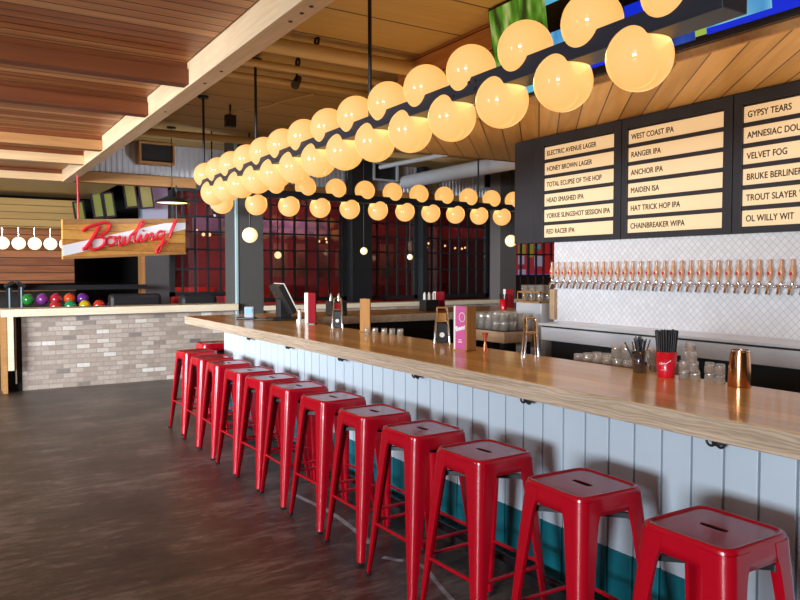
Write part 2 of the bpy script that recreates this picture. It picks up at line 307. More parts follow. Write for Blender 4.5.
# ------------------------------------------------------------------ mesh helpers
class M:
    def __init__(s): s.v = []; s.f = []; s.m = []; s.sm = []
    def add(s, vs, fs, m=0, smooth=False):
        o = len(s.v); s.v += [tuple(v) for v in vs]
        for f in fs: s.f.append([i + o for i in f]); s.m.append(m); s.sm.append(smooth)
        return s
    def box(s, x0, x1, y0, y1, z0, z1, m=0, mtx=None):
        vs = [Vector((x, y, z)) for z in (z0, z1) for y in (y0, y1) for x in (x0, x1)]
        if mtx is not None: vs = [mtx @ v for v in vs]
        return s.add(vs, [(0, 2, 3, 1), (4, 5, 7, 6), (0, 1, 5, 4), (2, 6, 7, 3), (0, 4, 6, 2), (1, 3, 7, 5)], m)
    def loft(s, loops, m=0, smooth=True, cap0=True, cap1=True, closed=True):
        n = len(loops[0]); vs = [p for l in loops for p in l]; fs = []
        for i in range(len(loops) - 1):
            for j in range(n if closed else n - 1):
                k = (j + 1) % n
                fs.append((i * n + j, i * n + k, (i + 1) * n + k, (i + 1) * n + j))
        s.add(vs, fs, m, smooth)
        if cap0: s.add(loops[0], [tuple(reversed(range(n)))], m)
        if cap1: s.add(loops[-1], [tuple(range(n))], m)
        return s
    def tube(s, pts, r, n=10, m=0, cap=True, smooth=True, flat=None):
        pts = [Vector(p) for p in pts]; rs = r if isinstance(r, (list, tuple)) else [r] * len(pts)
        loops = []; up = None
        for i, p in enumerate(pts):
            a = pts[max(i - 1, 0)]; b = pts[min(i + 1, len(pts) - 1)]
            d = (b - a).normalized()
            if up is None:
                up = Vector((0, 0, 1)) if abs(d.z) < 0.9 else Vector((1, 0, 0))
            x = d.cross(up).normalized(); y = x.cross(d).normalized(); up = y
            loops.append([p + rs[i] * (math.cos(2 * PI * k / n) * x + math.sin(2 * PI * k / n) * y) for k in range(n)])
        return s.loft(loops, m, smooth, cap, cap)
    def lathe(s, prof, c=(0, 0, 0), n=20, m=0, smooth=True, cap0=True, cap1=True):
        loops = [[(c[0] + r * math.cos(2 * PI * k / n), c[1] + r * math.sin(2 * PI * k / n), c[2] + z) for k in range(n)] for r, z in prof]
        return s.loft(loops, m, smooth, cap0, cap1)
    def sphere(s, c, r, n=24, k=14, m=0):
        prof = [(max(r * math.sin(PI * i / k), 1e-4), -r * math.cos(PI * i / k)) for i in range(k + 1)]
        return s.lathe(prof, c, n, m)
    def poly(s, pts, thick, m=0):
        """flat outline pushed by the vector thick"""
        a = [Vector(p) for p in pts]; b = [p + Vector(thick) for p in a]; n = len(a)
        s.add(a + b, [tuple(reversed(range(n))), tuple(range(n, 2 * n))] + [(i, (i + 1) % n, n + (i + 1) % n, n + i) for i in range(n)], m)
        return s
    def build(s, name, mats, parent=None, bevel=0.0, loc=None):
        me = bpy.data.meshes.new(name); me.from_pydata(s.v, [], s.f)
        if not isinstance(mats, (list, tuple)): mats = [mats]
        for mm in mats: me.materials.append(MT[mm] if isinstance(mm, str) else mm)
        me.polygons.foreach_set('material_index', s.m); me.polygons.foreach_set('use_smooth', s.sm)
        bm = bmesh.new(); bm.from_mesh(me); bmesh.ops.recalc_face_normals(bm, faces=bm.faces); bm.to_mesh(me); bm.free()
        me.update()
        o = bpy.data.objects.new(name, me); col.objects.link(o)
        if parent: o.parent = parent
        if loc: o.location = loc
        if bevel:
            bv = o.modifiers.new('edge', 'BEVEL'); bv.width = bevel; bv.segments = 2; bv.limit_method = 'ANGLE'
        return o
def tag(o, label, cat, group=None, kind=None):
    o['label'] = label; o['category'] = cat
    if group: o['group'] = group
    if kind: o['kind'] = kind
    return o
def part_label(o, label): o['label'] = label; return o
def thing(name, loc, label, cat, group=None, rz=0.0, kind=None):
    o = bpy.data.objects.new(name, None); o.empty_display_size = 0.1; col.objects.link(o)
    o.location = loc; o.rotation_euler = (0, 0, rz)
    return tag(o, label, cat, group, kind)
def copy_tree(o, parent=None):
    c = o.copy(); col.objects.link(c)
    if parent: c.parent = parent
    for ch in list(o.children): copy_tree(ch, c)
    return c
def struct(m, name, mats, label, cat, bevel=0.0):
    return tag(m.build(name, mats, None, bevel), label, cat, None, 'structure')
def text_mesh(name, body, size, mtx, material, parent, extrude=0.001, align='LEFT', width=1.0, bold=0.0):
    cu = bpy.data.curves.new(name, 'FONT'); cu.body = body; cu.size = size; cu.extrude = extrude; cu.align_x = align; 
    cu.space_character = 1.02; cu.resolution_u = 6
    tmp = bpy.data.objects.new(name + '_tmp', cu); col.objects.link(tmp)
    dg = bpy.context.evaluated_depsgraph_get(); me = bpy.data.meshes.new_from_object(tmp.evaluated_get(dg))
    bpy.data.objects.remove(tmp); bpy.data.curves.remove(cu)
    me.transform(Matrix.Diagonal((width, 1, 1, 1)))
    if bold:      # heavier strokes: the outline repeated a hair to each side
        vs = [tuple(v.co) for v in me.vertices]; fs = [tuple(p.vertices) for p in me.polygons]; n = len(vs); V = []; F = []
        for k_, (dx, dy) in enumerate(((0, 0), (bold, 0), (-bold, 0), (0, bold), (0, -bold))):
            V += [(a + dx, b_ + dy, c + k_ * 1e-5) for a, b_, c in vs]; F += [tuple(q + k_ * n for q in f_) for f_ in fs]
        bpy.data.meshes.remove(me); me = bpy.data.meshes.new(name); me.from_pydata(V, [], F); me.update()
    me.transform(mtx)
    me.materials.clear(); me.materials.append(MT[material]); me.name = name
    o = bpy.data.objects.new(name, me); col.objects.link(o)
    if parent: o.parent = parent
    return o
FACE_NEG_X = Matrix(((0, 0, -1, 0), (-1, 0, 0, 0), (0, 1, 0, 0), (0, 0, 0, 1)))   # text reading on a face that looks towards -X
FACE_NEG_Y = Matrix(((1, 0, 0, 0), (0, 0, -1, 0), (0, 1, 0, 0), (0, 0, 0, 1)))    # text reading on a face that looks towards -Y
def T(x, y, z): return Matrix.Translation((x, y, z))
ORD = ['first', 'second', 'third', 'fourth', 'fifth', 'sixth', 'seventh', 'eighth', 'ninth', 'tenth', 'eleventh', 'twelfth', 'thirteenth', 'fourteenth', 'fifteenth',
       'sixteenth', 'seventeenth', 'eighteenth', 'nineteenth', 'twentieth']
def ordinal(i):
    if i < 20: return ORD[i]
    return 'twenty-' + ORD[i - 20]

# ------------------------------------------------------------------ the setting
struct(M().box(-9, 15, -4, 18, -0.1, 0.0), 'floor', 'floor', 'dark grey-brown mottled plank floor', 'floor')
struct(M().box(1.59, 15, -4, 11.5, 3.45, 3.55), 'ceiling', 'tan_ceiling', 'tan painted board ceiling above the bar and pipes', 'ceiling')
struct(M().box(-9, 1.44, -4, 11.56, 2.965, 3.02), 'ceiling_left', 'pergola', 'red-brown boarded ceiling between the joists on the left', 'ceiling')
struct(M().box(-9, 15, 11.56, 18, 3.45, 3.55), 'ceiling_back', 'far_dark', 'dark ceiling over the bowling lanes and far room', 'ceiling')
# pale beam, in two lengths butted together
b = M(); b.box(1.45, 1.585, -4, 4.78, 2.80, 3.03)
b.box(1.45, 1.585, 4.784, 11.57, 2.80, 3.03)
struct(b, 'trim_1', 'pine_beam', 'long pale pine beam edging the boarded ceiling', 'beam', 0.004)
bo = M()
for y in (3.25, 3.36, 3.5, 4.6, 4.95, 6.0):
    bo.lathe([(0.011, 0), (0.011, 0.006)], (1.52, y, 2.796), 8)
tag(bo.build('beam_bolts', 'rubber'), 'dark bolt heads let into the pale pine beam', 'bolts', None, 'structure')
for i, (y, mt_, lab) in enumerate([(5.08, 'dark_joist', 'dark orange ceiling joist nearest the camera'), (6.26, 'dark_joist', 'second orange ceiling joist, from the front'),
                                   (8.33, 'pine_joist', 'third ceiling joist from the front, lighter orange'), (9.55, 'pine_lit_joist', 'fourth ceiling joist, in a warm-lit pine tone, next to last'),
                                   (11.5, 'pine_lit_joist', 'last ceiling joist, in a warm-lit pine tone, closing the boarded ceiling')]):
    jm = M(); jm.box(-9, 1.45, y, y + 0.12, 2.81, 2.915); jm.box(-9, 1.45, y + .035, y + 0.085, 2.915, 2.965, 1)  # dark set-back strip stands in for the shadow gap above the joist
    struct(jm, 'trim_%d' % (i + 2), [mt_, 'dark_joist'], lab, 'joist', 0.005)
# tiled tap wall, its wooden end trim
struct(M().box(4.64, 4.76, -3, 4.835, 0.0, 2.73), 'wall_right', 'tile', 'white diamond-tiled wall behind the beer taps', 'wall')
struct(M().box(4.60, 4.775, 4.79, 4.85, 1.09, 1.36), 'trim_7', 'tray_wood', 'short wooden end trim of the tiled tap wall', 'trim', 0.004)
# half wall of grey brick
struct(M().box(0.80, 10.5, 10.36, 10.56, 0, 0.95), 'wall_brick', 'brick', 'low grey-beige brick half wall below a pale cap', 'wall')
cp = M(); cp.box(0.57, 3.60, 10.22, 10.68, 0.95, 1.045); cp.box(4.0, 10.6, 10.30, 10.66, 0.93, 1.0)
struct(cp, 'trim_8', 'cap', 'pale wooden cap along the brick half wall', 'trim', 0.004)
ep = M(); ep.box(0.575, 0.625, 10.22, 10.68, 0, 0.95, 0); ep.box(0.625, 0.70, 10.225, 10.26, 0.28, 0.95, 1); ep.box(0.63, 0.80, 10.42, 10.56, 0, 0.95, 2)
ep.box(0.72, 0.735, 10.33, 10.42, 0.1, 0.95, 1)
struct(ep, 'trim_9', ['header_wood', 'cap', 'dark'], 'pale and orange wooden end post of the brick half wall', 'trim')
# columns
def column(x0, x1, y0, y1, matn, lab, edge=True, z1=3.45):
    c = M(); c.box(x0, x1, y0, y1, 0, z1, 0)
    if edge: c.box(x0 - 0.012, x0 + 0.03, y0 - 0.012, y0 + 0.03, 0, z1, 1)
    return struct(c, 'pillar', [matn, 'blue_metal'], lab, 'column', 0.006)
column(3.60, 4.02, 10.30, 10.80, 'column', 'dark grey column with a pale teal corner, behind the far end of the bar')
column(8.59, 8.98, 10.35, 10.64, 'brown_column', 'brown-grey column beside the menu board, at the right end of the window wall', False)
column(6.02, 6.43, 11.25, 11.55, 'steel_frame', 'slim dark column between the left and middle window bays', False)
column(7.53, 7.64, 11.3, 11.6, 'steel_frame', 'thin dark post between the middle and right window bays', False)
cc = M(); cc.box(3.12, 3.56, 13.9, 14.3, 0, 2.45, 0); cc.box(3.10, 3.55, 13.92, 14.3, 2.45, 3.45, 1); cc.box(3.06, 3.12, 13.9, 14.2, 1.0, 2.3, 2)  # upper box coloured pale blue for the bluish light on the column top
struct(cc, 'pillar', ['column', 'blue_grey', 'header_wood'], 'dark column, its top in a bluish-lit tone, behind the bowling sign', 'column')
# bulkhead: header beam and corrugated metal
struct(M().box(1.6, 15, 11.42, 11.62, 2.81, 2.965), 'trim_10', 'header_wood', 'orange wooden header beam under the corrugated bulkhead', 'beam', 0.005)
cr = M(); xs = []
x = 1.6
front = []
while x < 15:
    front += [(x, 11.50), (x + 0.03, 11.50), (x + 0.04, 11.485), (x + 0.07, 11.485)]
    x += 0.08
vs = [(a, y_, 2.965) for a, y_ in front] + [(a, y_, 3.45) for a, y_ in front]
n = len(front); cr.add(vs, [(i, i + 1, n + i + 1, n + i) for i in range(n - 1)])
cr.box(1.6, 15, 11.51, 11.6, 2.965, 3.45)
struct(cr, 'wall_bulkhead', 'corrugated', 'grey corrugated metal bulkhead below the far ceiling', 'wall')
# far room and lanes
struct(M().box(-9, 15, 17.0, 17.2, 0, 3.5), 'wall_back', 'far_dark', 'dark back wall of the far room', 'wall')
struct(M().box(3.6, 15, 14.4, 14.55, 0, 3.45), 'wall_far_red', 'red_wall', 'dark red wall seen through the black framed windows', 'wall')
struct(M().box(3.6, 6.1, 12.25, 12.5, 2.15, 2.42), 'trim_11', 'purple', 'purple-lit mauve lintel behind the left window bay', 'lintel')
struct(M().box(6.1, 15, 12.25, 12.5, 2.15, 2.42), 'trim_12', 'red_wall', 'dark red lintel behind the right window bays', 'lintel')
struct(M().box(-9, 2.0, 14.5, 14.65, 1.3, 2.3), 'wall_left', 'lane_wood', 'red cedar boarded wall behind the hanging white globes', 'wall')
struct(M().box(-9, 2.0, 14.45, 14.7, 0.0, 1.16), 'wall_left_low', 'far_dark', 'dark wall below the cedar boards', 'wall')
struct(M().box(-9, 2.0, 14.35, 14.7, 1.16, 1.25), 'trim_13', 'header_wood', 'orange wooden ledge below the cedar wall', 'ledge')
struct(M().box(-9, 2.0, 13.95, 14.6, 2.26, 2.75), 'wall_siding', 'siding', 'tan lap-boarded bulkhead above the white globes', 'wall')
struct(M().box(-9, 2.3, 11.62, 14.7, 2.86, 2.95), 'ceiling_lanes', 'tan_paint', 'tan plaster ceiling strip behind the pine joists', 'ceiling')

# window wall: steel frames with glass, one window per bay
def window(num, x0, x1, z0, z1, pitch, zrows, lab, y=11.5):
    root = thing('window_%d' % num, ((x0 + x1) / 2, y, z0), lab, 'window', None, 0, 'structure')
    X = lambda x: x - (x0 + x1) / 2
    f = M(); t = 0.028
    f.box(X(x0), X(x0) + 0.07, -.04, .04, 0, z1 - z0); f.box(X(x1) - 0.07, X(x1), -.04, .04, 0, z1 - z0)
    f.box(X(x0), X(x1), -.04, .04, 0, 0.07); f.box(X(x0), X(x1), -.04, .04, z1 - z0 - .05, z1 - z0)
    f.build('window_frame', 'steel_frame', root)
    g = M(); x = x0 + pitch
    while x < x1 - 0.05:
        g.box(X(x) - t / 2, X(x) + t / 2, -.022, .022, .06, z1 - z0 - .04); x += pitch
    for z in zrows: g.box(X(x0), X(x1), -.018, .018, z - z0 - t / 2, z - z0 + t / 2)
    g.build('muntin', 'steel_frame', root)
    M().box(X(x0) + .06, X(x1) - .06, -.003, .003, .06, z1 - z0 - .04).build('pane', 'pane', root)
rows = [1.55, 1.86, 2.14, 2.38, 2.62]
window(1, 2.95, 3.95, 1.12, 2.81, .20, rows, 'black framed window beside the bowling sign, left of the grey column')
window(2, 4.40, 6.02, 1.0, 2.81, .2155, rows, 'black framed window bay right of the grey column, mauve at the top')
window(3, 6.45, 7.52, 1.0, 2.81, .2155, rows, 'black framed middle window bay with two small globes')
window(4, 7.65, 9.22, 1.0, 2.81, .2155, rows, 'black framed right window bay next to the brown-grey column')
window(5, 9.26, 13.5, 0.9, 2.81, .21, [1.42, 1.86, 2.12], 'black framed window with bright posters under the menu board')
# red benches, panels behind the glass
def bench(x0, x1, lab):
    r = thing('banquette', ((x0 + x1) / 2, 12.55, 0), lab, 'bench', 'red banquettes behind the window wall')
    h = (x1 - x0) / 2
    M().box(-h, h, -.25, .3, 0, .46).build('seat', 'red_seat', r, .02)
    M().box(-h, h, .3, .45, 0.0, 1.24).build('backrest', 'red_seat', r, .02)
bench(4.3, 6.0, 'red banquette behind the left window bay'); bench(6.15, 7.6, 'red banquette behind the middle window bay'); bench(7.65, 9.2, 'red banquette behind the right window bay')
bench(3.35, 4.1, 'red banquette behind the window left of the grey column')
k = 0
for x, z0, z1, w in [(4.95, 1.35, 2.1, .10), (5.5, 1.4, 2.05, .28), (5.95, 1.4, 2.05, .22), (6.4, 1.4, 2.05, .25), (6.85, 1.4, 1.95, .3), (7.25, 1.4, 2.0, .2), (7.9, 1.4, 2.1, .3), (8.5, 1.45, 2.0, .3), (9.0, 1.5, 2.0, .2)]:
    tag(M().box(x - w / 2, x + w / 2, 13.2, 13.24, z0, z1).build('wall_panel', 'orange_panel'), 'rust coloured narrow panel seen through the windows, %s from the left' % ordinal(k), 'panel', 'rust panels behind the windows')
    k += 1
po = thing('poster_screen', (11.0, 12.2, 1.42), 'bright red screen of coloured pictures seen below the menu board', 'screen')
MT['scr_red'] = mat('lit_red_screen', (0.1, 0, 0), 0.4, emit=(0.75, 0.02, 0.03), strength=0.8)
MT['scr_pink'] = mat('lit_pink_screen', (0.1, 0, 0), 0.4, emit=(0.55, 0.05, 0.09), strength=0.8)
MT['scr_cyan'] = mat('lit_cyan_screen', (0, 0.1, 0.1), 0.4, emit=(0.05, 0.55, 0.55), strength=0.8)
MT['scr_green'] = mat('lit_green_screen', (0, 0.1, 0), 0.4, emit=(0.45, 0.5, 0.05), strength=0.8)
MT['scr_white'] = mat('lit_white_screen', (0.1, 0.1, 0.1), 0.4, emit=(0.55, 0.55, 0.8), strength=0.9)
MT['scr_violet'] = mat('lit_violet_screen', (0.1, 0, 0.1), 0.4, emit=(0.35, 0.12, 0.75), strength=0.8)
m = M(); m.box(-.75, 1.5, 0, .06, -.04, 0.78); m.build('bezel', 'black', po)
m = M(); m.box(-.72, 1.47, -.005, 0, -.02, 0.74, 0)
m.box(-.7, .28, -.008, -.006, .03, .70, 1); m.box(-.36, -.16, -.012, -.009, .47, .68, 3); m.box(-.10, .07, -.012, -.009, .40, .69, 3); m.box(.11, .28, -.012, -.009, .58, .69, 2)
m.box(-.37, -.19, -.012, -.009, .24, .43, 4); m.box(.10, .34, -.012, -.009, .20, .43, 4); m.box(-.37, -.15, -.014, -.012, .02, .13, 4); m.box(-.7, .6, -.012, -.009, -.02, .03, 5)
m.build('screen', ['scr_red', 'scr_pink', 'scr_cyan', 'scr_green', 'scr_white', 'scr_violet'], po)

# overhead canopy and wooden bulkhead carrying the televisions
struct(M().box(3.60, 5.6, -3, 6.22, 2.73, 2.78), 'ceiling_soffit', 'soffit', 'golden pine soffit of diagonal boards over the back bar', 'ceiling')
struct(M().box(3.575, 3.6, -3, 6.22, 2.725, 2.80), 'trim_14', 'header_wood', 'thin wooden edge strip of the golden soffit', 'trim')
struct(M().box(3.6, 5.6, 6.22, 6.245, 2.725, 2.80), 'trim_15', 'header_wood', 'wooden edge strip at the far end of the soffit', 'trim')
struct(M().box(3.62, 3.70, -3, 5.86, 2.78, 3.45), 'wall_canopy', 'bulk_wood', 'orange boarded wall above the soffit behind the televisions', 'wall')

# pipes, ducts and fittings under the ceiling
tag(M().tube([(1.6, 5.55, 3.33), (3.62, 5.55, 3.33)], .062, 16).build('pipe', 'tan_paint'), 'thick tan pipe running under the ceiling to the orange wall', 'pipe', 'tan ceiling pipes')
tag(M().tube([(1.6, 6.15, 3.34), (5.6, 6.12, 3.34)], .034, 12).build('pipe', 'tan_paint'), 'middle tan pipe under the ceiling, thinner', 'pipe', 'tan ceiling pipes')
tag(M().tube([(1.6, 6.6, 3.34), (5.6, 6.6, 3.34)], .03, 12).build('pipe', 'tan_paint'), 'third tan pipe from the front, thin, above the junction box', 'pipe', 'tan ceiling pipes')
tag(M().tube([(1.6, 9.7, 3.30), (9.5, 9.5, 3.30)], .05, 12).build('pipe', 'tan_paint'), 'farthest tan pipe under the ceiling, near the corrugated bulkhead', 'pipe', 'tan ceiling pipes')
tag(M().tube([(6.9, 10.9, 3.08), (6.9, 4.95, 3.08)], .115, 24).build('duct', 'duct'), 'round pale grey duct under the far ceiling left of the menu board', 'duct')
tag(M().tube([(5.8, 9.9, 3.14), (6.0, 7.5, 3.14)], .035, 12).build('pipe', 'duct'), 'short pale grey pipe left of the round duct', 'pipe')
def hanger(x, y, z, rr, lab):
    h = thing('pipe_hanger', (x, y, 3.45), lab, 'pipe hanger', 'pipe hangers')
    rr = .034; z = z + rr + (.058 if z < 3.335 else .03)
    M().tube([(0, 0, 0), (0, 0, z + rr - 3.45)], .006, 6).build('rod', 'black', h)
    M().tube([(0, rr * math.cos(a), z - 3.45 + rr * math.sin(a)) for a in [2 * PI * i / 16 for i in range(17)]], .011, 6).build('ring', 'rubber', h)
hanger(2.644, 5.55, 3.33, .07, 'dark pipe hanger ring above the thick tan pipe'); hanger(2.736, 6.14, 3.34, .045, 'dark pipe hanger ring above the thinner middle tan pipe')
sp = thing('spotlight', (2.885, 6.50, 3.45), 'small black ceiling spotlight among the tan pipes', 'spotlight')
M().lathe([(.055, -.03), (.055, 0)], (0, 0, 0), 14).build('mount', 'black', sp)
M().tube([(0, 0, -.03), (0, 0, -.08)], .01, 8).build('stem', 'black', sp)
M().tube([(.03, .03, -.08), (-.04, -.05, -.17)], [.035, .042], 14).build('head', 'black', sp)
jb = thing('junction_box', (2.84, 8.29, 3.45), 'black square junction box hanging under the tan ceiling', 'junction box')
M().box(-.06, .06, -.04, .04, -.26, -.12).build('box', 'black', jb, .006); M().tube([(0, 0, 0), (0, 0, -.13)], .012, 8).build('stem', 'black', jb)
M().tube([(.0, 0, -.09), (.15, -.2, -.07), (.30, -.42, -.06), (.36, -.7, -.05), (.55, -1.1, -.03)], .012, 8).build('conduit', 'tan_paint', jb)
for x, lab in [(6.70, 'pale square vent on the corrugated bulkhead, middle of three'), (9.16, 'pale square vent on the bulkhead nearest the menu board'), (2.72, 'tan square vent on the bulkhead above the bowling sign')]:
    v = thing('vent', (x, 11.48, 3.28), lab, 'vent', 'bulkhead vents')
    f = M(); f.box(-.26, .26, -.26, 0, .13, .16); f.box(-.26, .26, -.26, 0, -.16, -.13); f.box(-.26, -.23, -.26, 0, -.13, .13); f.box(.23, .26, -.26, 0, -.13, .13)
    f.build('frame', 'duct' if x > 3 else 'header_wood', v); M().box(-.23, .23, -.2, -.02, -.13, .13).build('grille', 'black', v)
sb = thing('sprinkler', (-.1, 12.0, 2.86), 'small grey sprinkler branch under the tan ceiling strip', 'sprinkler')
M().tube([(.35, -.1, -.03), (-.25, .5, -.08)], .018, 8).build('branch', 'duct', sb); M().lathe([(.03, -.12), (.045, -.1), (.02, -.06)], (-.25, .5, 0), 10).build('head', 'rubber', sb)

# ------------------------------------------------------------------ bar counter
bt = M()
xf, xb_, yN, yF, zt, zb = 2.045, 2.735, 0.25, 7.42, 1.067, 0.990
bt.add([(xf, yN, zt), (xb_, yN, zt), (xb_, 6.5, zt), (6.0, 6.5, zt), (6.0, yF, zt), (xf, yF, zt)], [(0, 1, 2, 3, 4, 5)], 0)
bt.add([(xf, yN, zb), (xb_, yN, zb), (xb_, 6.5, zb), (6.0, 6.5, zb), (6.0, yF, zb), (xf, yF, zb)], [(5, 4, 3, 2, 1, 0)], 1)
P6 = [(xf, yN), (xb_, yN), (xb_, 6.5), (6.0, 6.5), (6.0, yF), (xf, yF)]
for i in range(6):
    a, c = P6[i], P6[(i + 1) % 6]
    bt.add([(*a, zb), (*c, zb), (*c, zt), (*a, zt)], [(0, 1, 2, 3)], 1)
top = bt.build('countertop', ['oak_top', 'oak_edge'])
bm = bmesh.new(); bm.from_mesh(top.data); bmesh.ops.remove_doubles(bm, verts=bm.verts, dist=1e-5); bmesh.ops.recalc_face_normals(bm, faces=bm.faces); bm.to_mesh(top.data); bm.free()
bv = top.modifiers.new('edge', 'BEVEL'); bv.width = .004; bv.segments = 2; bv.limit_method = 'ANGLE'
tag(top, 'long golden oak bar top with a pale thick edge', 'bar top')
base = thing('bar_counter', (2.36, 3.8, 0), 'white boarded bar front with teal lower band under the oak top', 'bar')
bx, by = 2.36, 3.8
M().box(2.385 - bx, 2.62 - bx, 0.3 - by, 7.10 - by, .0, .99).build('core', 'groove', base)
M().box(2.38 - bx, 6.0 - bx, 6.6 - by, 7.12 - by, .0, .99).build('far_wing', 'dark', base)
wp = M(); tp = M(); ys = 1.321 - .134 * 7
j = 0
while ys < 7.1:
    y0, y1 = ys + .0045, min(ys + .134 - .0045, 7.138)
    wp.box(2.36 - bx, 2.386 - bx, y0 - by, y1 - by, .356, .99); tp.box(2.357 - bx, 2.386 - bx, y0 - by, y1 - by, .07, .356)
    ys += .134
wp.build('white_boards', 'white_paint', base, .003); part_label(tp.build('teal_boards', 'teal_paint', base, .003), 'teal lower boards of the bar front')
M().box(2.375 - bx, 2.386 - bx, .3 - by, 7.13 - by, 0, .07).build('toe_kick', 'dark', base)
ew = M()
for i in range(2): ew.box(2.362 + i * .13 - bx, 2.488 + i * .13 - bx, 7.10 - by, 7.138 - by, .07, .99)
ew.build('end_boards', 'white_paint', base, .003)
def hook_at(y):
    hk = M()
    for s_ in (-1, 1):
        hk.tube([(2.305 - bx, y + s_ * .019 + .017 * math.cos(a) - by, .922 + .017 * math.sin(a)) for a in [PI + PI * i / 8 for i in range(9)]], .005, 6)
    hk.box(2.298 - bx, 2.362 - bx, y - .010 - by, y + .010 - by, .908, .935)
    return hk.build('coat_hook', 'black', base)
for y in (0.64, 1.585, 2.582, 3.53, 4.48, 5.403, 6.288): hook_at(y)
fr = thing('foot_rail', (2.272, 3.7, 0), 'black glossy foot rail along the teal base of the bar', 'foot rail')
M().tube([(0, -3.4, .14), (0, 3.35, .14)], .024, 14).build('rail', 'black_gloss', fr)
for y in (-2.9, -1.6, -.3, 1.0, 2.3, 3.2):
    M().tube([(0, y, .12), (.03, y, .08), (.08, y, .075)], .012, 8).build('bracket', 'black', fr)

# under-bar on the bartender's side
tag(M().box(2.76, 3.22, .4, 4.6, 0, .93).build('underbar_cooler', 'dark', None, .01), 'black underbar cooler behind the bar top', 'cooler')
mat_tray = tag(M().box(2.80, 3.06, 2.20, 2.83, .93, 1.03).build('drip_tray', 'caddy_wood', None, .004), 'brown drip tray under the upturned glasses behind the bar', 'mat')

# ------------------------------------------------------------------ back bar
bb = thing('back_counter', (4.45, 2.0, 0), 'stainless steel back bar counter below the white tiles', 'counter')
M().box(-.16, .185, -5, 2.66, 1.062, 1.083).build('worktop', 'stainless', bb, .004)
M().box(-.15, .185, -5, 2.63, .94, 1.048).build('apron', 'stainless', bb, .003)
M().box(-.13, .185, -5, 2.64, 1.048, 1.062).build('shadow_gap', 'dark', bb)
M().box(-.06, .185, -5, 2.6, 0, .94).build('cabinet', 'dark', bb)
# tap row: one chrome rail, 29 taps
tr = tag(M().tube([(4.585, -.6, 1.425), (4.585, 4.80, 1.425)], .011, 10).build('tap_rail', 'chrome'), 'thin chrome rail running along the row of beer taps', 'rail')
tap0 = thing('beer_tap', (4.64, 4.756, 1.425), '', 'beer tap', 'beer taps on the tiled wall')
M().tube([(0, 0, 0), (-.055, 0, 0)], [.02, .014], 12).build('shank', 'chrome', tap0)
fa = M(); fa.tube([(-.05, 0, .0), (-.085, 0, -.002), (-.105, 0, -.018), (-.118, 0, -.052)], [.016, .015, .011, .010], 10); fa.lathe([(.013, 0), (.016, .012), (.009, .03)], (-.075, 0, .005), 12)
fa.build('faucet', 'chrome', tap0)
M().lathe([(.006, .028), (.012, .05), (.020, .075), (.021, .098), (.014, .125), (.0095, .145), (.0115, .158), (.0115, .170), (.009, .178)], (-.078, 0, .0), 14).build('handle', 'tap_wood', tap0)
M().box(-.103, -.096, -.007, .007, .074, .094).build('badge', 'tap_badge', tap0)
NT = 31
for i in range(NT):
    y = 4.756 - .0748 * i - .00022 * i * i * 0
    t_ = tap0 if i == 0 else copy_tree(tap0)
    t_.location.y = 4.80 - .0747 * i - 0.02
    t_['label'] = 'beer tap with copper-toned bottle-shaped handle, %s from the far left end of the row' % (ordinal(i) if i < 30 else 'thirty-first')
# menu boards
rows_txt = [['ELECTRIC AVENUE LAGER', 'HONEY BROWN LAGER', 'TOTAL ECLIPSE OF THE HOP', 'HEAD SMASHED IPA', 'YORKIE SLINGSHOT SESSION IPA', 'RED RACER IPA'],
            ['WEST COAST IPA', 'RANGER IPA', 'ANCHOR IPA', 'MAIDEN ISA', 'HAT TRICK HOP IPA', 'CHAINBREAKER WIPA'],
            ['GYPSY TEARS', 'AMNESIAC DOUBLE IPA', 'VELVET FOG', 'BRUKE BERLINER WEISSE', 'TROUT SLAYER WHEAT', 'OL WILLY WIT']]
labs = ['left menu board starting with ELECTRIC AVENUE LAGER', 'middle menu board starting with WEST COAST IPA', 'right menu board starting with GYPSY TEARS, cut by the frame']
spans = [(5.31, 4.034, 4.922, 4.108), (4.026, 3.064, 3.972, 3.134), (3.056, 2.09, 2.992, 2.155)]
for bi in range(3):
    yl, yr, sl, sr = spans[bi]
    t_ = thing('menu_board', (4.612, (yl + yr) / 2, 1.78), labs[bi], 'menu board', 'beer menu boards')
    yc = (yl + yr) / 2
    b_ = M(); b_.box(.0, .025, yr - yc, yl - yc, 0, .945)
    # raised frame and ledges between the strips
    b_.box(-.03, 0, yr - yc, sr - yc, 0, .945); b_.box(-.03, 0, sl - yc, yl - yc, 0, .945); b_.box(-.03, 0, sr - yc, sl - yc, 0, .045); b_.box(-.03, 0, sr - yc, sl - yc, .866, .945)
    for r_ in range(5): b_.box(-.022, 0, sr - yc, sl - yc, .045 + .1395 * (r_ + 1) - .03, .045 + .1395 * (r_ + 1))
    if bi == 0: b_.box(-.034, -.03, 5.07 - yc, 5.08 - yc, 0, .945)
    b_.build('board', 'board', t_, .002)
    for r_ in range(6):
        z0 = .045 + .1395 * (5 - r_) ; z1 = z0 + .1085
        s_ = M().box(-.012, 0, sr - yc, sl - yc, z0, z1).build('menu_strip', 'strip', t_)
        text_mesh('lettering', rows_txt[bi][r_], .060, T(-.0125, sl - yc - .026, z0 + .034) @ FACE_NEG_X, 'ink', s_, .0008, width=.82, bold=.0011)

